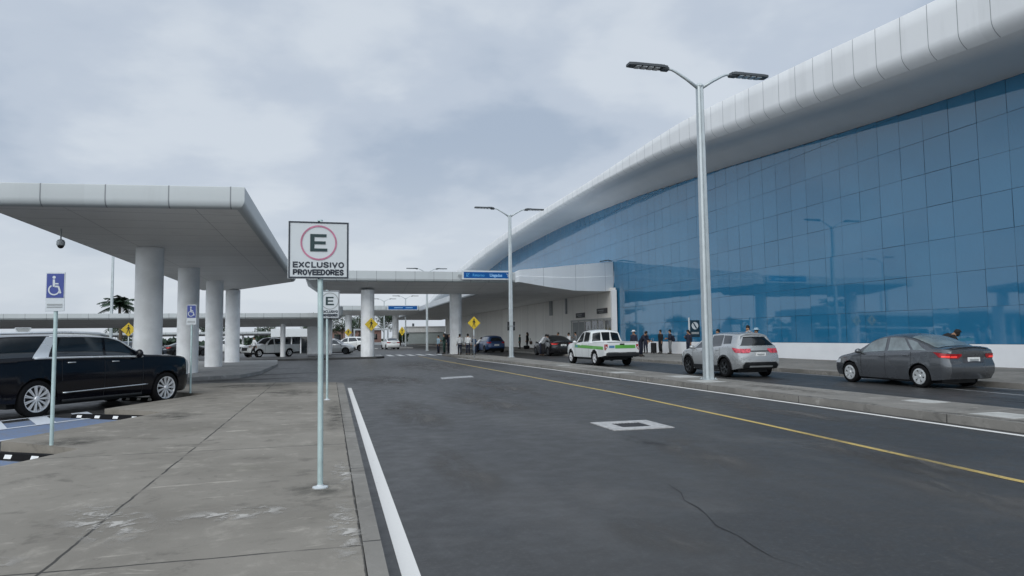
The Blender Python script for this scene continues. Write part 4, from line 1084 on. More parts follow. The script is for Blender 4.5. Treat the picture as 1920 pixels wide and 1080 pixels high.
LUX = dict(crown=.045, L=5.70, W=2.04, R=.395, Ra=.445, ax=(-1.62, 1.78), z0=.26, zscale=1.30, tumble=.17, flare=.010, capb=.06, extra=[-2.5], style='multi', rimr=.28,
    plan=[(-2.85, .88), (-2.7, .95), (-2.3, .985), (-1.5, 1.0), (1.6, 1.0), (2.15, .965), (2.48, .90), (2.68, .80)],
    belt=[(-2.85, 1.22), (-1.5, 1.24), (0, 1.225), (1.3, 1.21), (2.0, 1.185), (2.5, 1.13), (2.68, .97)],
    top=[(-2.85, 1.70), (-2.6, 1.74), (-1.8, 1.775), (-.6, 1.785), (.05, 1.765), (.40, 1.69), (.82, 1.45), (1.18, 1.295), (1.6, 1.265), (2.2, 1.235), (2.5, 1.185), (2.68, 1.05)],
    sill=[(-2.85, .42), (-2.2, .34), (-1.5, .27), (1.8, .27), (2.4, .27), (2.68, .30)],
    tail=[(.4, .08), (.6, 0), (1.2, .04), (1.5, .12), (1.85, .25)], nose=[(.3, .06), (.5, 0), (1.0, .0), (1.2, .08)],
    seams=[(-1.08, .75), (-.02, .33), (1.05, .33)], sidewin=[(-2.55, -2.42, -1.62, -1.32, .08, .95), (-1.22, -1.04, -.03, -.03), (.04, .04, 1.02, .46)],
    wind=(.36, 1.12), rearwin=('cap', 1.28, 1.62, .84), tl=(.18, .75, 1.7, .86), hl=(.16, .70, 1.08, .74), plate=.95, grille=(.45, 1.05), mirror=.88, mirs=1.4, handles=(-.86, .26), handmat=M_chrome, tlsl=0, bump=(.42, .6))
HATCH = dict(CROSS, L=4.05, W=1.74, R=.31, Ra=.355, ax=(-1.18, 1.32), z0=.18, zscale=1.0, clad=False, style='five', rimr=.21,
    plan=[(-2.02, .84), (-1.9, .92), (-1.5, .98), (0, 1.0), (1.2, .99), (1.7, .94), (1.95, .85), (2.02, .76)],
    belt=[(-2.02, .96), (-1.4, .98), (0, .92), (.9, .88), (1.3, .84), (1.8, .74), (2.02, .62)],
    top=[(-2.02, 1.36), (-1.8, 1.42), (-1.2, 1.47), (-.5, 1.485), (0, 1.47), (.3, 1.41), (.75, 1.18), (1.05, 1.0), (1.3, .94), (1.75, .84), (2.02, .68)],
    sill=[(-2.02, .30), (-1.5, .22), (1.2, .20), (2.02, .24)], tail=[(.25, .1), (.45, 0), (.7, .02), (.9, .06), (1.1, .18), (1.3, .33), (1.45, .42)], nose=[(.2, .1), (.4, 0), (.6, .02), (.72, .1)],
    seams=[(-.85, .55), (.08, .25), (.92, .25)], sidewin=[(-.92, -.72, -.04, -.04), (.07, .07, .94, .48), (-1.45, -1.3, -1.0, -.8, .2, .88)], wind=(.28, 1.0), rearwin=('cap', .99, 1.30, .84), tl=(.32, .80, .93, .66), hl=(.4, .60, .72, .6), plate=.66, grille=(.36, .58), mirror=.86, handles=(-.72, .2), bump=(.28, .38))

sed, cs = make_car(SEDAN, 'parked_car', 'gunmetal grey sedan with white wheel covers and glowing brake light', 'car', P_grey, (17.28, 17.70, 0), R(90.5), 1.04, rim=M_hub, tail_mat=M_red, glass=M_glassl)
def brake_lamps(c, t):
    for sg in (1, -1):
        b = MB(); mkpatch(b, [[Vector((p.x, p.y * sg, p.z)) for p in [c.side(x, z) for x in lin(-2.14, -1.95, 5)]] for z in lin(.845, .885, 2)], .016, Vector((-.3, sg, 0))); mkpatch(b, [[c.cap(sg * qq, z) for qq in lin(.74, 1, 4)] for z in lin(.845, .885, 2)], .018, Vector((-1, 0, 0))); b.build('brake_lamp', M_redlit, t, smooth=True)
brake_lamps(cs, sed)
b = MB(); b.loft([[(-.35 - .02 * 0, -.03 * w_, 1.455), (-.35, .03 * w_, 1.455), (-.52, .012 * w_, 1.53), (-.52, -.012 * w_, 1.53)] if w_ else [] for w_ in (1, .9)], caps=False); b.box((-.45, 0, 1.47), (.16, .05, .05), bev=.02); b.build('roof_aerial', M_black, sed)
csuv, cc = make_car(CROSS, 'parked_car', 'silver crossover with black wheels and pink-red tail lights beside the nearest lamp', 'car', P_silver, (15.15, 24.45, 0), R(90), 1.0, rim=M_rimd, tail_mat=M_redpale, glass=None)
pick, cp_ = make_car(PICK, 'pickup_truck', 'white double-cab pickup with green stripes and dark rear bumper', 'pickup truck', P_white, (14.62, 36.4, 0), R(92), 1.08, rim=M_rim, tail_mat=M_tlp)
lux, cl_ = make_car(LUX, 'parked_car', 'big shiny black sport utility car with silver multi-spoke wheels, in the bay', 'car', P_black, (-5.94, 18.95, 0), R(55.2), 1.0, rim=M_rim, glass=M_glass2)
# pickup extras
V = Vector
M_green = mat('livery_green', (.10, .36, .05), .35, var=.08, coat=.5); M_lblue = mat('livery_blue', (.08, .22, .38), .4)
b = MB(); mkpatch(b, [[cp_.cap(q, z) for q in lin(-.80, .42, 10)] for z in lin(.86, 1.02, 3)], .010, V((-1, 0, 0))); b.build('green_band', M_green, pick)
b = MB(); mkpatch(b, [[cp_.cap(q, z) for q in lin(.46, .78, 4)] for z in lin(.88, 1.0, 3)], .010, V((-1, 0, 0))); b.build('blue_lettering', M_lblue, pick)
for sg in (1, -1):
    b = MB(); mkpatch(b, [[V((p.x, p.y * sg, p.z)) for p in [cp_.side(x, z + .02 * (x + .7)) for x in lin(-2.45, 1.15, 40)]] for z in lin(.84, .99, 4)], .010, V((0, sg, 0))); b.build('green_band', M_green, pick)
    b = MB(); mkpatch(b, [[V((p.x, p.y * sg, p.z)) for p in [cp_.side(x, z + .02 * (x + .7)) for x in lin(.75, 1.05, 6)]] for z in lin(.87, .96, 3)], .013, V((0, sg, 0))); b.build('blue_lettering', M_lblue, pick)
    b = MB(); mkpatch(b, [[cp_.cap(sg * qq, z) for qq in lin(.90, .97, 3)] for z in lin(.88, .95, 2)], .017, V((-1, 0, 0))); b.build('reverse_lamp', M_lens, pick)
    b = MB(); mkpatch(b, [[V((p.x, p.y * sg, p.z)) for p in [cp_.topp(x, q) for q in lin(.36, .90, 6)]] for x in lin(-.81, -.69, 8)], .010, V((-1, 0, 0))); b.build('rear_window', M_glass, pick, smooth=True)
b = MB(); p = cp_.cap(0, 1.06); b.box((p.x - .015, 0, 1.06), (.03, .24, .07), bev=.01); b.build('tailgate_handle', M_black, pick)
b = MB(); b.box((-1.72, 0, 1.15), (1.6, 1.52, .02)); b.build('bed_cover', M_black, pick)
for yy in (-.78, .78):
    b = MB(); b.box((-1.75, yy, 1.165), (1.7, .06, .04), bev=.01); b.build('bed_rail', P_white, pick)
b = MB(); b.box((-2.70, 0, .56), (.16, 1.7, .20), bev=.04); b.build('step_bumper', M_black, pick)
b = MB(); b.tube([(-1.42, -.7, .37), (-1.42, .7, .37)], .06, 8); b.tube([(-2.3, .35, .42), (-1.0, .35, .44)], .05, 8); b.sphere((-1.42, 0, .36), .14, 10, 6); b.build('rear_axle', M_black, pick)
# crossover extras
b = MB(); rows = [[cc.cap(q, z) for q in lin(-.95, .95, 12)] for z in lin(1.49, 1.54, 3)]; mkpatch(b, rows, .05, V((-1, 0, .3))); b.build('roof_spoiler', P_silver, csuv, smooth=True)
b = MB(); mkpatch(b, [[cc.cap(q, z) for q in lin(-.62, .62, 10)] for z in (.40, .46)], .02, V((-1, 0, 0))); b.build('skid_plate', M_grey, csuv)
b = MB(); mkpatch(b, [[cc.cap(q, z) for q in lin(-.5, .5, 10)] for z in (.955, .985)], .016, V((-1, 0, 0))); b.build('chrome_bar', M_black, csuv)
b = MB(); b.box((-1.6, 0, 1.69), (.18, .05, .07), bev=.02); b.build('roof_aerial', P_silver, csuv)
# sedan extras
b = MB(); mkpatch(b, [[cs.cap(q, z) for q in lin(-.48, .48, 10)] for z in lin(.70, .88, 3)], .006, V((-1, 0, 0))); b.build('boot_panel', mat('boot_shade', (.075, .074, .082), .35, metal=.3, coat=.5), sed, smooth=True)
b = MB(); rows = [[cs.topp(x, q) for q in lin(-.86, .86, 12)] for x in lin(-2.11, -1.99, 3)]; mkpatch(b, rows, .02, V((0, 0, 1))); b.build('boot_lip', P_grey, sed, smooth=True)
# large black car extras: chrome lines, pillar blade, roof rails, steps
for sg in (1, -1):
    b = MB(); b.tube([V((p.x, (p.y + .012) * sg, p.z)) for p in [cl_.gh(x, .035) for x in lin(-1.70, 1.04, 24)]], .024, 6); b.tube([V((p.x, (p.y + .012) * sg, p.z)) for p in [cl_.gh(x, .97) for x in lin(-1.30, .46, 18)] + [cl_.gh(x, .96) for x in lin(.54, 1.04, 10)]], .016, 6)
    b.build('window_trim', M_trim, lux, smooth=True)
    b = MB(); rows = []
    for tt in lin(.03, .97, 7):
        xl = -1.76 + .40 * tt; rows.append([V((p.x, p.y * sg, p.z)) for p in [cl_.gh(x, tt) for x in lin(xl, xl + .36 - .16 * tt, 5)]])
    mkpatch(b, rows, .016, V((0, sg, .1))); b.build('pillar_blade', M_trim, lux, smooth=True)
    b = MB(); b.tube([V((-2.45, .78 * sg, 1.72)), V((-2.3, .79 * sg, 1.79)), V((-.9, .795 * sg, 1.82)), V((.0, .785 * sg, 1.795)), V((.16, .775 * sg, 1.745))], .03, 8); b.build('roof_rail', M_trim, lux, smooth=True)
    b = MB(); b.tube([V((p.x, (p.y + .01) * sg, p.z)) for p in [cl_.side(x, .50 + .02 * x) for x in lin(-1.05, 1.2, 20)]], .018, 6); b.build('side_moulding', M_chrome, lux, smooth=True)
    b = MB(); b.box((0, .93 * sg, .30), (2.1, .16, .06), bev=.02); b.build('running_board', M_black, lux)
# smaller / farther cars
blk, _ = make_car(SEDAN, 'parked_car', 'black sedan with a lit tail light, people loading beside it, behind the pickup', 'car', P_dark, (18.05, 55.4, 0), R(93), 1.12, rim=M_rimd, tail_mat=M_tlp); brake_lamps(_, blk)
hat, _ = make_car(HATCH, 'parked_car', 'navy blue hatchback under the kerbside canopy, right of the pedestrian diamond', 'car', P_blue, (16.35, 71.6, 0), R(94), 1.18, rim=M_rimd)
wc, _ = make_car(dict(SEDAN, style='five'), 'moving_car', 'white sedan seen from behind on the far road between the canopy columns', 'car', P_white, (8.55, 102.3, 0), R(97), 1.1, rim=M_rimd)
wp, _ = make_car(PICK, 'pickup_truck', 'white pickup parked side-on beyond the thick columns, a person walking past', 'pickup truck', P_white, (-5.3, 68.0, 0), R(218), 1.0, rim=M_rim)
sh, _ = make_car(HATCH, 'parked_car', 'silver hatchback half hidden behind the two parking sign poles', 'car', P_silver, (.35, 75.6, 0), R(-12), 1.12, rim=M_rimd)
far = [(sh, (2.4, 93, 0), R(176), 'white car with a sloping roof parked behind the silver hatchback', {'paint_silver': P_white}, 1.25),
       (hat, (-18.5, 78, 0), R(30), 'slate car glimpsed between the first and second thick columns', {'paint_navy': P_slate}, 1.1),
       (hat, (-21.5, 84, 0), R(200), 'champagne hatchback in the car park, farther left than the slate car', {'paint_navy': P_beige}, 1.1),
       (blk, (-14.6, 80, 0), R(25), 'dark sedan glimpsed between the second and third thick columns', {}, 1.0),
       (wc, (-28, 92, 0), R(185), 'white sedan parked under the long low canopy, behind the yellow diamond', {}, 1.1),
       (wc, (-12.2, 92, 0), R(10), 'white sedan parked far behind the white pickup', {}, 1.1),
       (sh, (-7.5, 95, 0), R(170), 'silver hatchback parked far behind the white pickup, toward the low canopy column', {}, 1.1),
       (sh, (-33, 98, 0), R(5), 'silver hatchback far in the car park, seen over the black car roof', {}, 1.1),
       (hat, (5.3, 128, 0), R(175), 'maroon hatchback beyond the far gantry frame', {'paint_navy': P_red}, 1.2)]
for src, l_, rz, lb, rp, s_ in far: dup(src, l_, rz, lb, 'cars parked in the distant car park', rp, s_)

# ------------------------------------------------------------------ people
def skinmesh(V_, E_, Rr, name, sub=1):
    me = bpy.data.meshes.new(name); me.from_pydata(V_, E_, []); o = bpy.data.objects.new(name, me); COL.objects.link(o)
    md = o.modifiers.new('s', 'SKIN'); md.use_smooth_shade = True
    sv = me.skin_vertices[0].data
    for i, r_ in enumerate(Rr): sv[i].radius = (r_, r_) if not isinstance(r_, tuple) else r_; sv[i].use_root = (i == 0)
    if sub: o.modifiers.new('u', 'SUBSURF').levels = sub
    dg = bpy.context.evaluated_depsgraph_get(); dg.update()
    m2 = bpy.data.meshes.new_from_object(o.evaluated_get(dg)); m2.name = name
    bpy.data.objects.remove(o); bpy.data.meshes.remove(me)
    return m2
def pose_joints(kind):
    J = dict(hip=(0, 0, .93), sp=(.0, 0, 1.12), ch=(.0, 0, 1.34), nk=(.0, 0, 1.47), hd=(.02, 0, 1.56), sk=(.015, 0, 1.645))
    for s_, n in ((1, 'L'), (-1, 'R')):
        J['sh' + n] = (0, .175 * s_, 1.40); J['el' + n] = (-.03, .225 * s_, 1.13); J['wr' + n] = (.05, .235 * s_, .89)
        J['hp' + n] = (0, .095 * s_, .90); J['kn' + n] = (.025, .10 * s_, .49); J['an' + n] = (-.02, .105 * s_, .085); J['to' + n] = (.13, .115 * s_, .035)
    def mv(n, *p): J[n] = p
    if kind == 'walk':
        mv('knL', .20, .09, .52); mv('anL', .26, .09, .10); mv('toL', .41, .09, .075); mv('knR', -.03, -.09, .49); mv('anR', -.33, -.09, .16); mv('toR', -.20, -.09, .05)
        mv('elL', -.14, .22, 1.15); mv('wrL', -.12, .23, .90); mv('elR', .07, -.22, 1.14); mv('wrR', .24, -.2, .96)
    if kind == 'phone':
        mv('elR', .02, -.22, 1.13); mv('wrR', .22, -.13, 1.24); mv('hd', .04, 0, 1.55); mv('sk', .06, 0, 1.635)
    if kind == 'arms':
        mv('elL', .0, .23, 1.13); mv('wrL', .24, .12, 1.12); mv('elR', .0, -.23, 1.13); mv('wrR', .24, -.12, 1.08)
    if kind == 'hold':
        mv('elR', -.04, -.24, 1.14); mv('wrR', -.10, -.30, .90)
    if kind in ('lean', 'bend'):
        a = R(38 if kind == 'lean' else 62); ca, sa = math.cos(a), math.sin(a)
        for n in ('sp', 'ch', 'nk', 'hd', 'sk', 'shL', 'shR'):
            x, y, z = J[n]; z -= .93; J[n] = (x * ca + z * sa, y, .93 + z * ca - x * sa)
        for s_, n in ((1, 'L'), (-1, 'R')):
            q = J['sh' + n]; J['el' + n] = (q[0] + .14, q[1] + .03 * s_, q[2] - .22); J['wr' + n] = (q[0] + .34, q[1], q[2] - .32)
    return {k_: Vector(v) for k_, v in J.items()}
SKINS = {}
def person_mesh(kind):
    if kind in SKINS: return SKINS[kind]
    J = pose_joints(kind); names = ['hip', 'sp', 'ch', 'nk', 'hd', 'sk']
    rad = dict(hip=.115, sp=.11, ch=.125, nk=.052, hd=.078, sk=.092, sh=.062, el=.043, wr=.028, hp=.085, kn=.055, an=.038, to=.035)
    V_, E_, Rr = [], [], []; idx = {}
    def put(n, p, r_): idx[n] = len(V_); V_.append(tuple(p)); Rr.append(r_)
    for n in names: put(n, J[n], rad[n])
    for a, c in zip(names, names[1:]): E_.append((idx[a], idx[c]))
    put('nose', J['hd'] + Vector((.105, 0, .03)), .014); E_.append((idx['hd'], idx['nose']))
    for n in 'LR':
        for q in ('sh', 'el', 'wr', 'hp', 'kn', 'an', 'to'): put(q + n, J[q + n], rad[q])
        for a, c in (('ch', 'sh' + n), ('sh' + n, 'el' + n), ('el' + n, 'wr' + n), ('hip', 'hp' + n), ('hp' + n, 'kn' + n), ('kn' + n, 'an' + n), ('an' + n, 'to' + n)): E_.append((idx[a], idx[c]))
        dr = (J['wr' + n] - J['el' + n]).normalized(); sdv = dr.cross(Vector((0, 1, 0))).normalized()
        put('pa' + n, J['wr' + n] + dr * .075, .034); E_.append((idx['wr' + n], idx['pa' + n]))
        for i, ln in enumerate((.07, .085, .08, .062)):
            b0 = J['wr' + n] + dr * .105 + sdv * (.03 - .02 * i)
            put('f%d%s' % (i, n), b0 + dr * ln * .5, .0095); put('g%d%s' % (i, n), b0 + dr * ln - Vector((0, .012 * (1 if n == 'L' else -1), 0)), .008)
            E_.append((idx['pa' + n], idx['f%d%s' % (i, n)])); E_.append((idx['f%d%s' % (i, n)], idx['g%d%s' % (i, n)]))
        put('th' + n, J['wr' + n] + dr * .06 + sdv * .06, .0105); E_.append((idx['pa' + n], idx['th' + n]))
    me = skinmesh(V_, E_, Rr, 'person')
    # clothes as lofts around the same joints
    def ell(c, xa, ya, rx, ry, n=14): return [c + xa * rx * math.cos(2 * PI * i / n) + ya * ry * math.sin(2 * PI * i / n) for i in range(n)]
    top = MB(); axs = (J['nk'] - J['hip']).normalized(); fx = Vector((0, 1, 0)).cross(axs).normalized(); yy = Vector((0, 1, 0))
    rows = [(J['hip'] - axs * .07, .135, .175), (J['hip'] + axs * .03, .13, .168), (J['sp'], .125, .158), (J['ch'] - axs * .05, .14, .185), (J['ch'] + axs * .05, .125, .195), (J['nk'] - axs * .045, .085, .14), (J['nk'] + axs * .0, .062, .066)]
    top.loft([ell(c, fx, yy, a, d_) for c, a, d_ in rows])
    for n in 'LR': top.tube([J['sh' + n] + (J['ch'] - J['sh' + n]) * .35, J['sh' + n], J['el' + n], J['el' + n] + (J['wr' + n] - J['el' + n]) * .85], [.075, .078, .060, .046], 10)
    tr = MB()
    tr.loft([ell(J['hip'] + axs * .05, fx, yy, .128, .165), ell(J['hip'] - Vector((0, 0, .03)), Vector((1, 0, 0)), yy, .135, .178), ell((J['hpL'] + J['hpR']) / 2 - Vector((0, 0, .06)), Vector((1, 0, 0)), yy, .12, .165)], caps=True)
    for n in 'LR': tr.tube([J['hp' + n] + Vector((0, 0, .02)), J['hp' + n] - Vector((0, 0, .1)), J['kn' + n], J['an' + n] + (J['kn' + n] - J['an' + n]) * .08], [.098, .098, .072, .062], 12)
    hr = MB(); up = (J['sk'] - J['nk']).normalized()
    hr.sphere(J['sk'] + Vector((-.026, 0, .010)), .103, 14, 8, sc=(1.0, .90, 1.0), th1=PI * .50); hr.sphere(J['sk'] + Vector((-.045, 0, -.012)), .092, 12, 8, sc=(.9, .98, 1.1))
    hl = MB(); hl.sphere(J['sk'] + Vector((-.022, 0, .012)), .108, 14, 8, sc=(1.0, .95, .98), th1=PI * .60); hl.tube([J['sk'] + Vector((-.06, 0, -.02)), J['nk'] + Vector((-.08, 0, .02)), J['ch'] + Vector((-.13, 0, .02))], [.095, .09, .05], 10, ell=1.1)
    shs = []
    for n in 'LR':
        s_ = MB(); d_ = (J['to' + n] - J['an' + n]); s_.tube([J['an' + n] + Vector((-.05, 0, -.045)), J['an' + n] + Vector((.03, 0, -.03)), J['to' + n] + Vector((.0, 0, .0)), J['to' + n] + Vector((.06, 0, -.006))], [.038, .052, .044, .024], 10); shs.append(s_)
    SKINS[kind] = (me, top, tr, hr, hl, shs, J)
    return SKINS[kind]
def cmat(n, c): return MATS.get(n) or mat(n, c, .85, var=.12, vs=14)
SKT = {'tan': (.34, .19, .12), 'brown': (.20, .105, .065)}
CL = {'white': (.62, .64, .66), 'navy': (.012, .016, .035), 'black': (.008, .008, .010), 'green': (.02, .055, .045), 'sky': (.30, .42, .50), 'grey': (.16, .17, .18), 'khaki': (.16, .14, .10), 'denim': (.04, .07, .13), 'teal': (.02, .10, .09), 'brown': (.08, .05, .035)}
def person(label, loc, rz, kind, top, bot, skin='tan', long=False, hat=None, sc=1.0, group=None):
    me, tm, bm, hr, hl, shs, J = person_mesh(kind)
    m2 = me.copy(); m2.materials.clear(); m2.materials.append(cmat('skin_' + skin, SKT[skin]))
    o = bpy.data.objects.new('person', m2); COL.objects.link(o); o.location = loc; o.rotation_euler = (0, 0, rz); o.scale = (sc, sc, sc)
    tag(o, label, 'person', group)
    tm.build('shirt', cmat('cloth_' + top, CL[top]), o, smooth=True); bm.build('trousers', cmat('cloth_' + bot, CL[bot]), o, smooth=True)
    (hl if long else hr).build('hair', cmat('hair_dark', (.012, .010, .009)), o, smooth=True)
    for s_ in shs: s_.build('shoe', cmat('shoe_dark', (.015, .014, .013)), o, smooth=True)
    if hat:
        b = MB(); c = J['sk']; b.lathe([(.002, .13), (.09, .125), (.105, .06), (.11, .045), (.20, .03), (.20, .022), (.1, .03)], 18, Matrix.Translation(c + Vector((-.01, 0, .0)))); b.build('hat', cmat('cloth_' + hat, CL[hat]), o, smooth=True)
    return o
gx = 'people waiting by the right canopy column'
person('person in pale blue shirt and dark trousers, leftmost by the crossing', (10.55, 69.3, 0), R(200), 'stand', 'sky', 'navy', sc=1.05)
person('person in dark green clothes with a bag on the shoulders at the crossing', (11.0, 68.4, 0), R(150), 'arms', 'green', 'green', sc=1.16)
person('person in a long navy coat left of the right canopy column', (11.7, 69.6, 0), R(240), 'stand', 'navy', 'navy', sc=1.12)
person('person in white shirt and dark trousers in front of the right canopy column', (10.68, 58.2, .15), R(100), 'stand', 'white', 'navy', skin='brown')
person('person in white shirt with back turned, right of the canopy column', (11.15, 57.0, .15), R(60), 'hold', 'white', 'navy')
person('person in slate clothes behind the yellow diamond sign post', (11.6, 56.6, .15), R(200), 'phone', 'denim', 'denim', sc=.92)
person('person in white shirt leaning at the door of the navy hatchback', (15.2, 72.4, 0), R(-10), 'lean', 'white', 'black', skin='brown')
person('person in grey shirt by the white wall, right of the second lamp pole', (22.0, 80.2, .15), R(180), 'stand', 'green', 'black', sc=.98)
person('person in black with a shoulder bag by the white wall', (22.3, 78.0, .15), R(150), 'hold', 'black', 'black', sc=1.12, long=True)
person('person in dark shirt bending over luggage at the black sedan, nearest the open boot', (16.75, 54.0, 0), R(10), 'lean', 'grey', 'black', sc=1.1)
person('person in white shirt stooping beside the black sedan', (17.0, 55.4, 0), R(-30), 'lean', 'white', 'navy', sc=1.12)
person('person in dark top standing on the far side of the black sedan', (19.2, 57.4, .15), R(200), 'stand', 'grey', 'black', sc=1.02)
person('person in white shirt just left of the pickup cab', (20.1, 57.2, .15), R(190), 'arms', 'white', 'navy', skin='brown')
person('person in grey shirt with dark hair, between white shirts by the pickup cab', (20.9, 57.6, .15), R(170), 'phone', 'grey', 'black', sc=1.04)
person('person in pale shirt at the terminal doors above the pickup bonnet', (21.4, 57.2, .15), R(230), 'stand', 'sky', 'navy', sc=.98)
person('person in white hat and dark jacket behind the pickup tailgate', (19.9, 43.4, .15), R(215), 'stand', 'navy', 'black', hat='white', sc=1.02)
person('person in dark jacket stooping right behind the pickup tailgate', (20.5, 43.6, .15), R(-60), 'lean', 'navy', 'navy', sc=1.08)
person('person in navy standing alone against the white plinth, right of the pickup', (24.5, 51.2, .15), R(220), 'stand', 'navy', 'navy', sc=1.0)
person('person in dark vest with white sleeves holding a suitcase handle', (25.0, 49.6, .15), R(190), 'hold', 'black', 'black', sc=1.06)
person('person in navy top with a backpack next to the suitcase holder', (25.2, 48.4, .15), R(170), 'arms', 'navy', 'grey', sc=1.06)
person('person with long dark hair in navy clothes beside the slashed circle sign', (23.4, 42.3, .15), R(200), 'phone', 'navy', 'navy', long=True, sc=1.02)
person('person with black hair whose head shows over the silver crossover roof', (18.9, 28.6, .15), R(225), 'stand', 'white', 'navy', sc=1.06)
person('person in pale cap standing right of the black-haired head behind the silver crossover', (19.45, 28.75, .15), R(210), 'stand', 'sky', 'navy', hat='sky', sc=.98)
person('person in dark top behind the silver crossover front roof', (18.9, 31.2, .15), R(200), 'stand', 'black', 'black', sc=.98)
person('person in black bending over behind the boot of the grey sedan', (19.9, 19.2, .15), R(-30), 'bend', 'black', 'black', sc=1.12)
person('person in white shirt and black trousers walking past the white pickup', (-6.15, 62.3, .15), R(200), 'walk', 'white', 'black', skin='brown')

# luggage
def suitcase(label, x, y, z, rz, m, H=.72):
    t = thing('suitcase', label, 'suitcase', (x, y, z), rz)
    b = MB(); b.box((0, 0, H / 2 + .06), (.28, .48, H), bev=.05); b.build('shell', m, t)
    b = MB(); b.tube([(-.1, -.12, H + .05), (-.1, -.12, H + .42), (-.1, .12, H + .42), (-.1, .12, H + .05)], .012, 6); b.build('handle', M_grey, t)
    for a, c in ((1, 1), (1, -1), (-1, 1), (-1, -1)):
        b = MB(); b.lathe([(.002, -.02), (.04, -.02), (.04, .02), (.002, .02)], 10, Matrix.Translation((a * .1, c * .18, .04)) @ Matrix.Rotation(PI / 2, 4, 'X')); b.build('wheel', M_black, t)
suitcase('black upright suitcase standing beside the person in dark vest', 24.75, 50.3, .15, R(10), cmat('cloth_black', CL['black']), .78)
suitcase('dark suitcase standing by the rear wheel of the navy hatchback', 14.6, 70.6, 0, R(40), cmat('cloth_navy', CL['navy']), .7)
t = thing('travel_bag', 'dark soft bag hanging beside the person in black at the white wall', 'bag', (22.75, 78.0, .65))
b = MB(); b.sphere((0, 0, .22), .25, 12, 8, sc=(.7, 1.1, .85)); b.build('pouch', cmat('cloth_brown', CL['brown']), t, smooth=True)
b = MB(); b.tube([(0, -.15, .4), (-.1, -.05, .75), (-.1, .05, .75), (0, .15, .4)], .015, 6); b.build('strap', M_black, t)
t = thing('travel_bag', 'black duffel lying at the feet of the person in black at the wall', 'bag', (22.0, 77.3, .15), R(20))
b = MB(); b.tube([(-.35, 0, .2), (-.3, 0, .22), (.3, 0, .22), (.35, 0, .2)], [.12, .2, .2, .12], 14); b.build('pouch', cmat('cloth_black', CL['black']), t, smooth=True)
b = MB(); b.tube([(-.15, 0, .40), (-.1, 0, .52), (.1, 0, .52), (.15, 0, .40)], .015, 6); b.build('strap', M_grey, t)
t = thing('backpack', 'dark backpack worn by the person in navy top near the suitcase', 'backpack', (25.42, 48.36, 1.05), R(170))
b = MB(); b.box((0, 0, .27), (.2, .32, .48), bev=.07); b.box((-.11, 0, .18), (.06, .24, .22), bev=.03); b.build('pouch', cmat('cloth_navy', CL['navy']), t, smooth=True)
t = thing('backpack', 'dark bulky bag carried high by the person in green at the crossing', 'backpack', (11.2, 68.3, 1.45), R(150))
b = MB(); b.box((0, 0, .22), (.28, .46, .55), bev=.07); b.build('pouch', cmat('cloth_black', CL['black']), t, smooth=True)

# ------------------------------------------------------------------ plants and far background
M_leaf = mat('leaf_green', (.035, .065, .022), .6, var=.5, vs=1.5); M_leafd = mat('leaf_dark', (.020, .042, .022), .6, var=.5, vs=1.2); M_bark = mat('bark', (.09, .07, .05), .9, var=.3, vs=8, bump=.3)
def palm(label, x, y, h, r, seed):
    g = random.Random(seed); t = thing('palm_tree', label, 'palm tree', (x, y, 0))
    b = MB(); b.tube([(.1 * math.sin(i * .6), 0, h * i / 8) for i in range(9)], [.24 - .012 * i for i in range(9)], 10); b.build('trunk', M_bark, t, smooth=True)
    b = MB()
    for i in range(20):
        a = 2 * PI * i / 20 + g.uniform(-.15, .15); up = g.uniform(-.1, 1.25); L = r * g.uniform(.85, 1.1)
        pts = []
        for q in range(11):
            u = q / 10; rr_ = L * u * math.cos(up * .6); z = h + L * (math.sin(up) * u - .55 * u * u * (1 if up > 0 else .6))
            pts.append(Vector((rr_ * math.cos(a), rr_ * math.sin(a), z)))
        sdv = Vector((-math.sin(a), math.cos(a), 0))
        for q in range(10):
            for sub in (0, .5):
                p = pts[q].lerp(pts[q + 1], sub); dr = (pts[q + 1] - pts[q]).normalized(); u = (q + sub) / 10
                ll = .62 * math.sin(PI * min(1, .18 + u * .82)) + .12
                for s_ in (-1, 1):
                    e = p + sdv * s_ * ll * .8 + dr * ll * .5 - Vector((0, 0, ll * g.uniform(.25, .55))); w_ = dr * .10
                    b.add([p - w_, p + w_, e + w_ * .3, e - w_ * .3], [(0, 1, 2, 3)])
    b.build('crown', M_leafd, t)
palm('palm tree with drooping fronds behind the low canopy, at the lamp pole', -24.2, 92, 6.0, 2.5, 4)
def tree(name, label, x, y, h, r, seed, m=None, n=1500, group=None):
    g = random.Random(seed); t = thing(name, label, 'tree', (x, y, 0), 0, group)
    b = MB(); b.tube([(0, 0, 0), (.05, .03, h * .3), (.0, .08, h * .6), (0, 0, h * .85)], [.2, .16, .11, .04], 8)
    for i in range(6):
        a = g.uniform(0, 2 * PI); z = h * g.uniform(.35, .6); b.tube([(0, 0, z), (r * .35 * math.cos(a), r * .35 * math.sin(a), z + h * .14), (r * .75 * math.cos(a), r * .75 * math.sin(a), z + h * .2)], [.08, .05, .02], 6)
    b.build('trunk', M_bark, t, smooth=True)
    b = MB()
    cl_s = [(Vector((r * .75 * g.uniform(-1, 1), r * .75 * g.uniform(-1, 1), h * g.uniform(.42, .92))), r * g.uniform(.28, .5)) for _ in range(14)]
    for i in range(n):
        c, cr_ = g.choice(cl_s); d_ = Vector((g.gauss(0, 1), g.gauss(0, 1), g.gauss(0, .8))).normalized() * cr_ * g.uniform(.55, 1.05)
        p = c + d_; a = Vector((g.gauss(0, 1), g.gauss(0, 1), g.gauss(0, 1))).normalized(); e = a.orthogonal().normalized(); s_ = g.uniform(.09, .2)
        b.mi = 0 if g.random() < .6 else 1
        b.add([p - a * s_, p - e * s_ * .5, p + a * s_, p + e * s_ * .5], [(0, 1, 2, 3)])
    b.build('crown', [M_leafd, M_leaf] if not m else m, t)
ti = 0
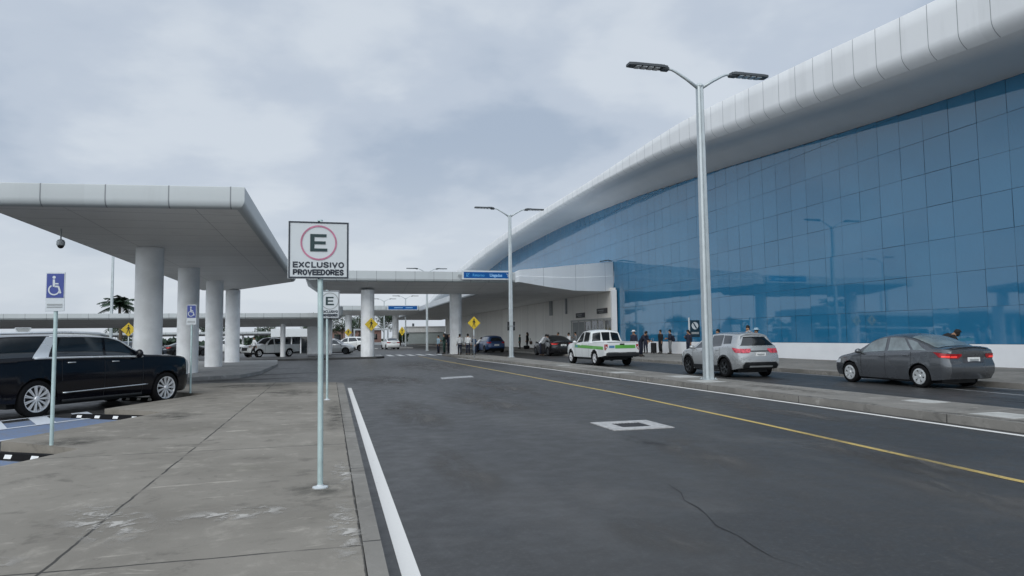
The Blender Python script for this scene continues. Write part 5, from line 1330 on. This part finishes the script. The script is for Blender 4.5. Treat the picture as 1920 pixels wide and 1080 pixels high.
for x, y, h, r, lb in ((2.5, 150, 7.2, 3.0, 'dark leafy tree beyond the white gantry, left of the far column'), (6.5, 160, 7.6, 3.2, 'dark leafy tree directly behind the white gantry frame'), (11.6, 156, 7.8, 2.8, 'tall dark tree between the far canopy column and the far lamp'), (14.6, 150, 2.6, 1.7, 'low round shrub by the far kerb, right of the white car'), (-2.5, 155, 6.6, 3.0, 'dark leafy tree far behind the two parking signs'),
                       (-20, 135, 5.6, 2.8, 'leafy tree far beyond the carport, behind the thick columns'), (-36, 140, 5.2, 3.0, 'leafy tree far beyond the carport, above the black car roof'), (-11, 138, 4.6, 2.4, 'small leafy tree beyond the carport, above the white pickup')):
    ti += 1; tree('leafy_tree', lb, x, y, h, r, ti, n=2600, group='far trees')
b = MB(); g = random.Random(9)
for i in range(4200):
    x = g.uniform(-190, 30); y = 235 + g.uniform(-4, 6); hh = 1.5 + .5 * math.sin(x * .21) + .4 * math.sin(x * .53 + 1)
    p = Vector((x, y, hh * g.random()**.7)); a = Vector((g.gauss(0, 1), g.gauss(0, 1), g.gauss(0, 1))).normalized(); e = a.orthogonal().normalized(); s_ = g.uniform(.6, 1.2)
    b.add([p - a * s_, p - e * s_ * .6, p + a * s_, p + e * s_ * .6], [(0, 1, 2, 3)])
for i in range(5200):  # unseen band on the left, added so the low glass reflects dark
    y = g.uniform(5, 232); x = -112 + g.uniform(-5, 5); hh = 5.2 + 1.2 * math.sin(y * .17) + 1.0 * math.sin(y * .41 + 1)
    p = Vector((x, y, hh * g.random()**.8)); a = Vector((g.gauss(0, 1), g.gauss(0, 1), g.gauss(0, 1))).normalized(); e = a.orthogonal().normalized(); s_ = g.uniform(.6, 1.3)
    b.add([p - a * s_, p - e * s_ * .6, p + a * s_, p + e * s_ * .6], [(0, 1, 2, 3)])
tag(b.build('treeline', M_leafd), 'distant line of dark trees on the horizon beyond the car park, with an unseen side band added to darken glass reflections', 'treeline', kind='stuff')
# white height gantry over the far lane
t = thing('height_gantry', 'white rectangular gantry frame over the far lane, behind the left canopy column', 'gantry', (7.4, 125, 0))
b = MB(); b.box((2.6, 0, 1.65), (.26, .3, 3.3), bev=.02); b.box((-3.2, 0, 1.65), (.26, .3, 3.3), bev=.02); b.build('post', M_signw, t)
b = MB(); b.box((-.3, 0, 3.17), (6.1, .26, .28), bev=.02); b.build('beam', M_signw, t)
b = MB(); b.box((-.3, .3, .62), (5.6, .3, .5), bev=.05); b.build('barrier', M_signw, t)
# far buildings
t = thing('grey_building', 'low grey flat-roofed building beyond the far end of the drop-off lane', 'building', (23.2, 176, 0))
b = MB(); b.box((0, 0, 2.0), (9, 8, 4.0)); b.build('wall', mat('far_wall_grey', (.30, .34, .34), .8), t)
b = MB(); b.box((0, -.1, 3.6), (9.3, 8.4, 1.3)); b.box((0, -.1, 4.35), (9.7, 8.8, .18)); b.build('roof', mat('far_roof_pale', (.52, .53, .53), .6), t)
b = MB(); b.box((-2.8, 0, 4.8), (.5, .5, .9)); b.build('vent', M_lamp, t)
t = thing('far_building', 'reddish low building behind the white gantry frame', 'building', (6, 172, 0))
b = MB(); b.box((0, 0, 1.9), (12, 6, 3.8)); b.build('wall', mat('far_wall_red', (.26, .16, .14), .8), t)
b = MB(); b.box((0, -.2, 3.9), (12.6, 7, .3)); b.build('roof', M_grey, t)
b = MB()
for q in range(4): b.box((-4.2 + q * 2.8, -3.02, 2.0), (1.6, .06, 1.3))
b.build('window', M_glass, t)
t = thing('ticket_office', 'pale kiosk with glass front beyond the low canopy column', 'building', (-3.2, 84, 0))
b = MB(); b.box((0, 0, 2.35), (6.4, 3, .9)); b.build('roof', M_white, t)
b = MB(); b.box((0, .3, 1.0), (6.0, 2.2, 2.0)); b.build('wall', M_glass, t)
b = MB()
for q in range(7): b.box((-3 + q, -.85, 1.0), (.12, .1, 2.0))
b.build('mullion', M_white, t)
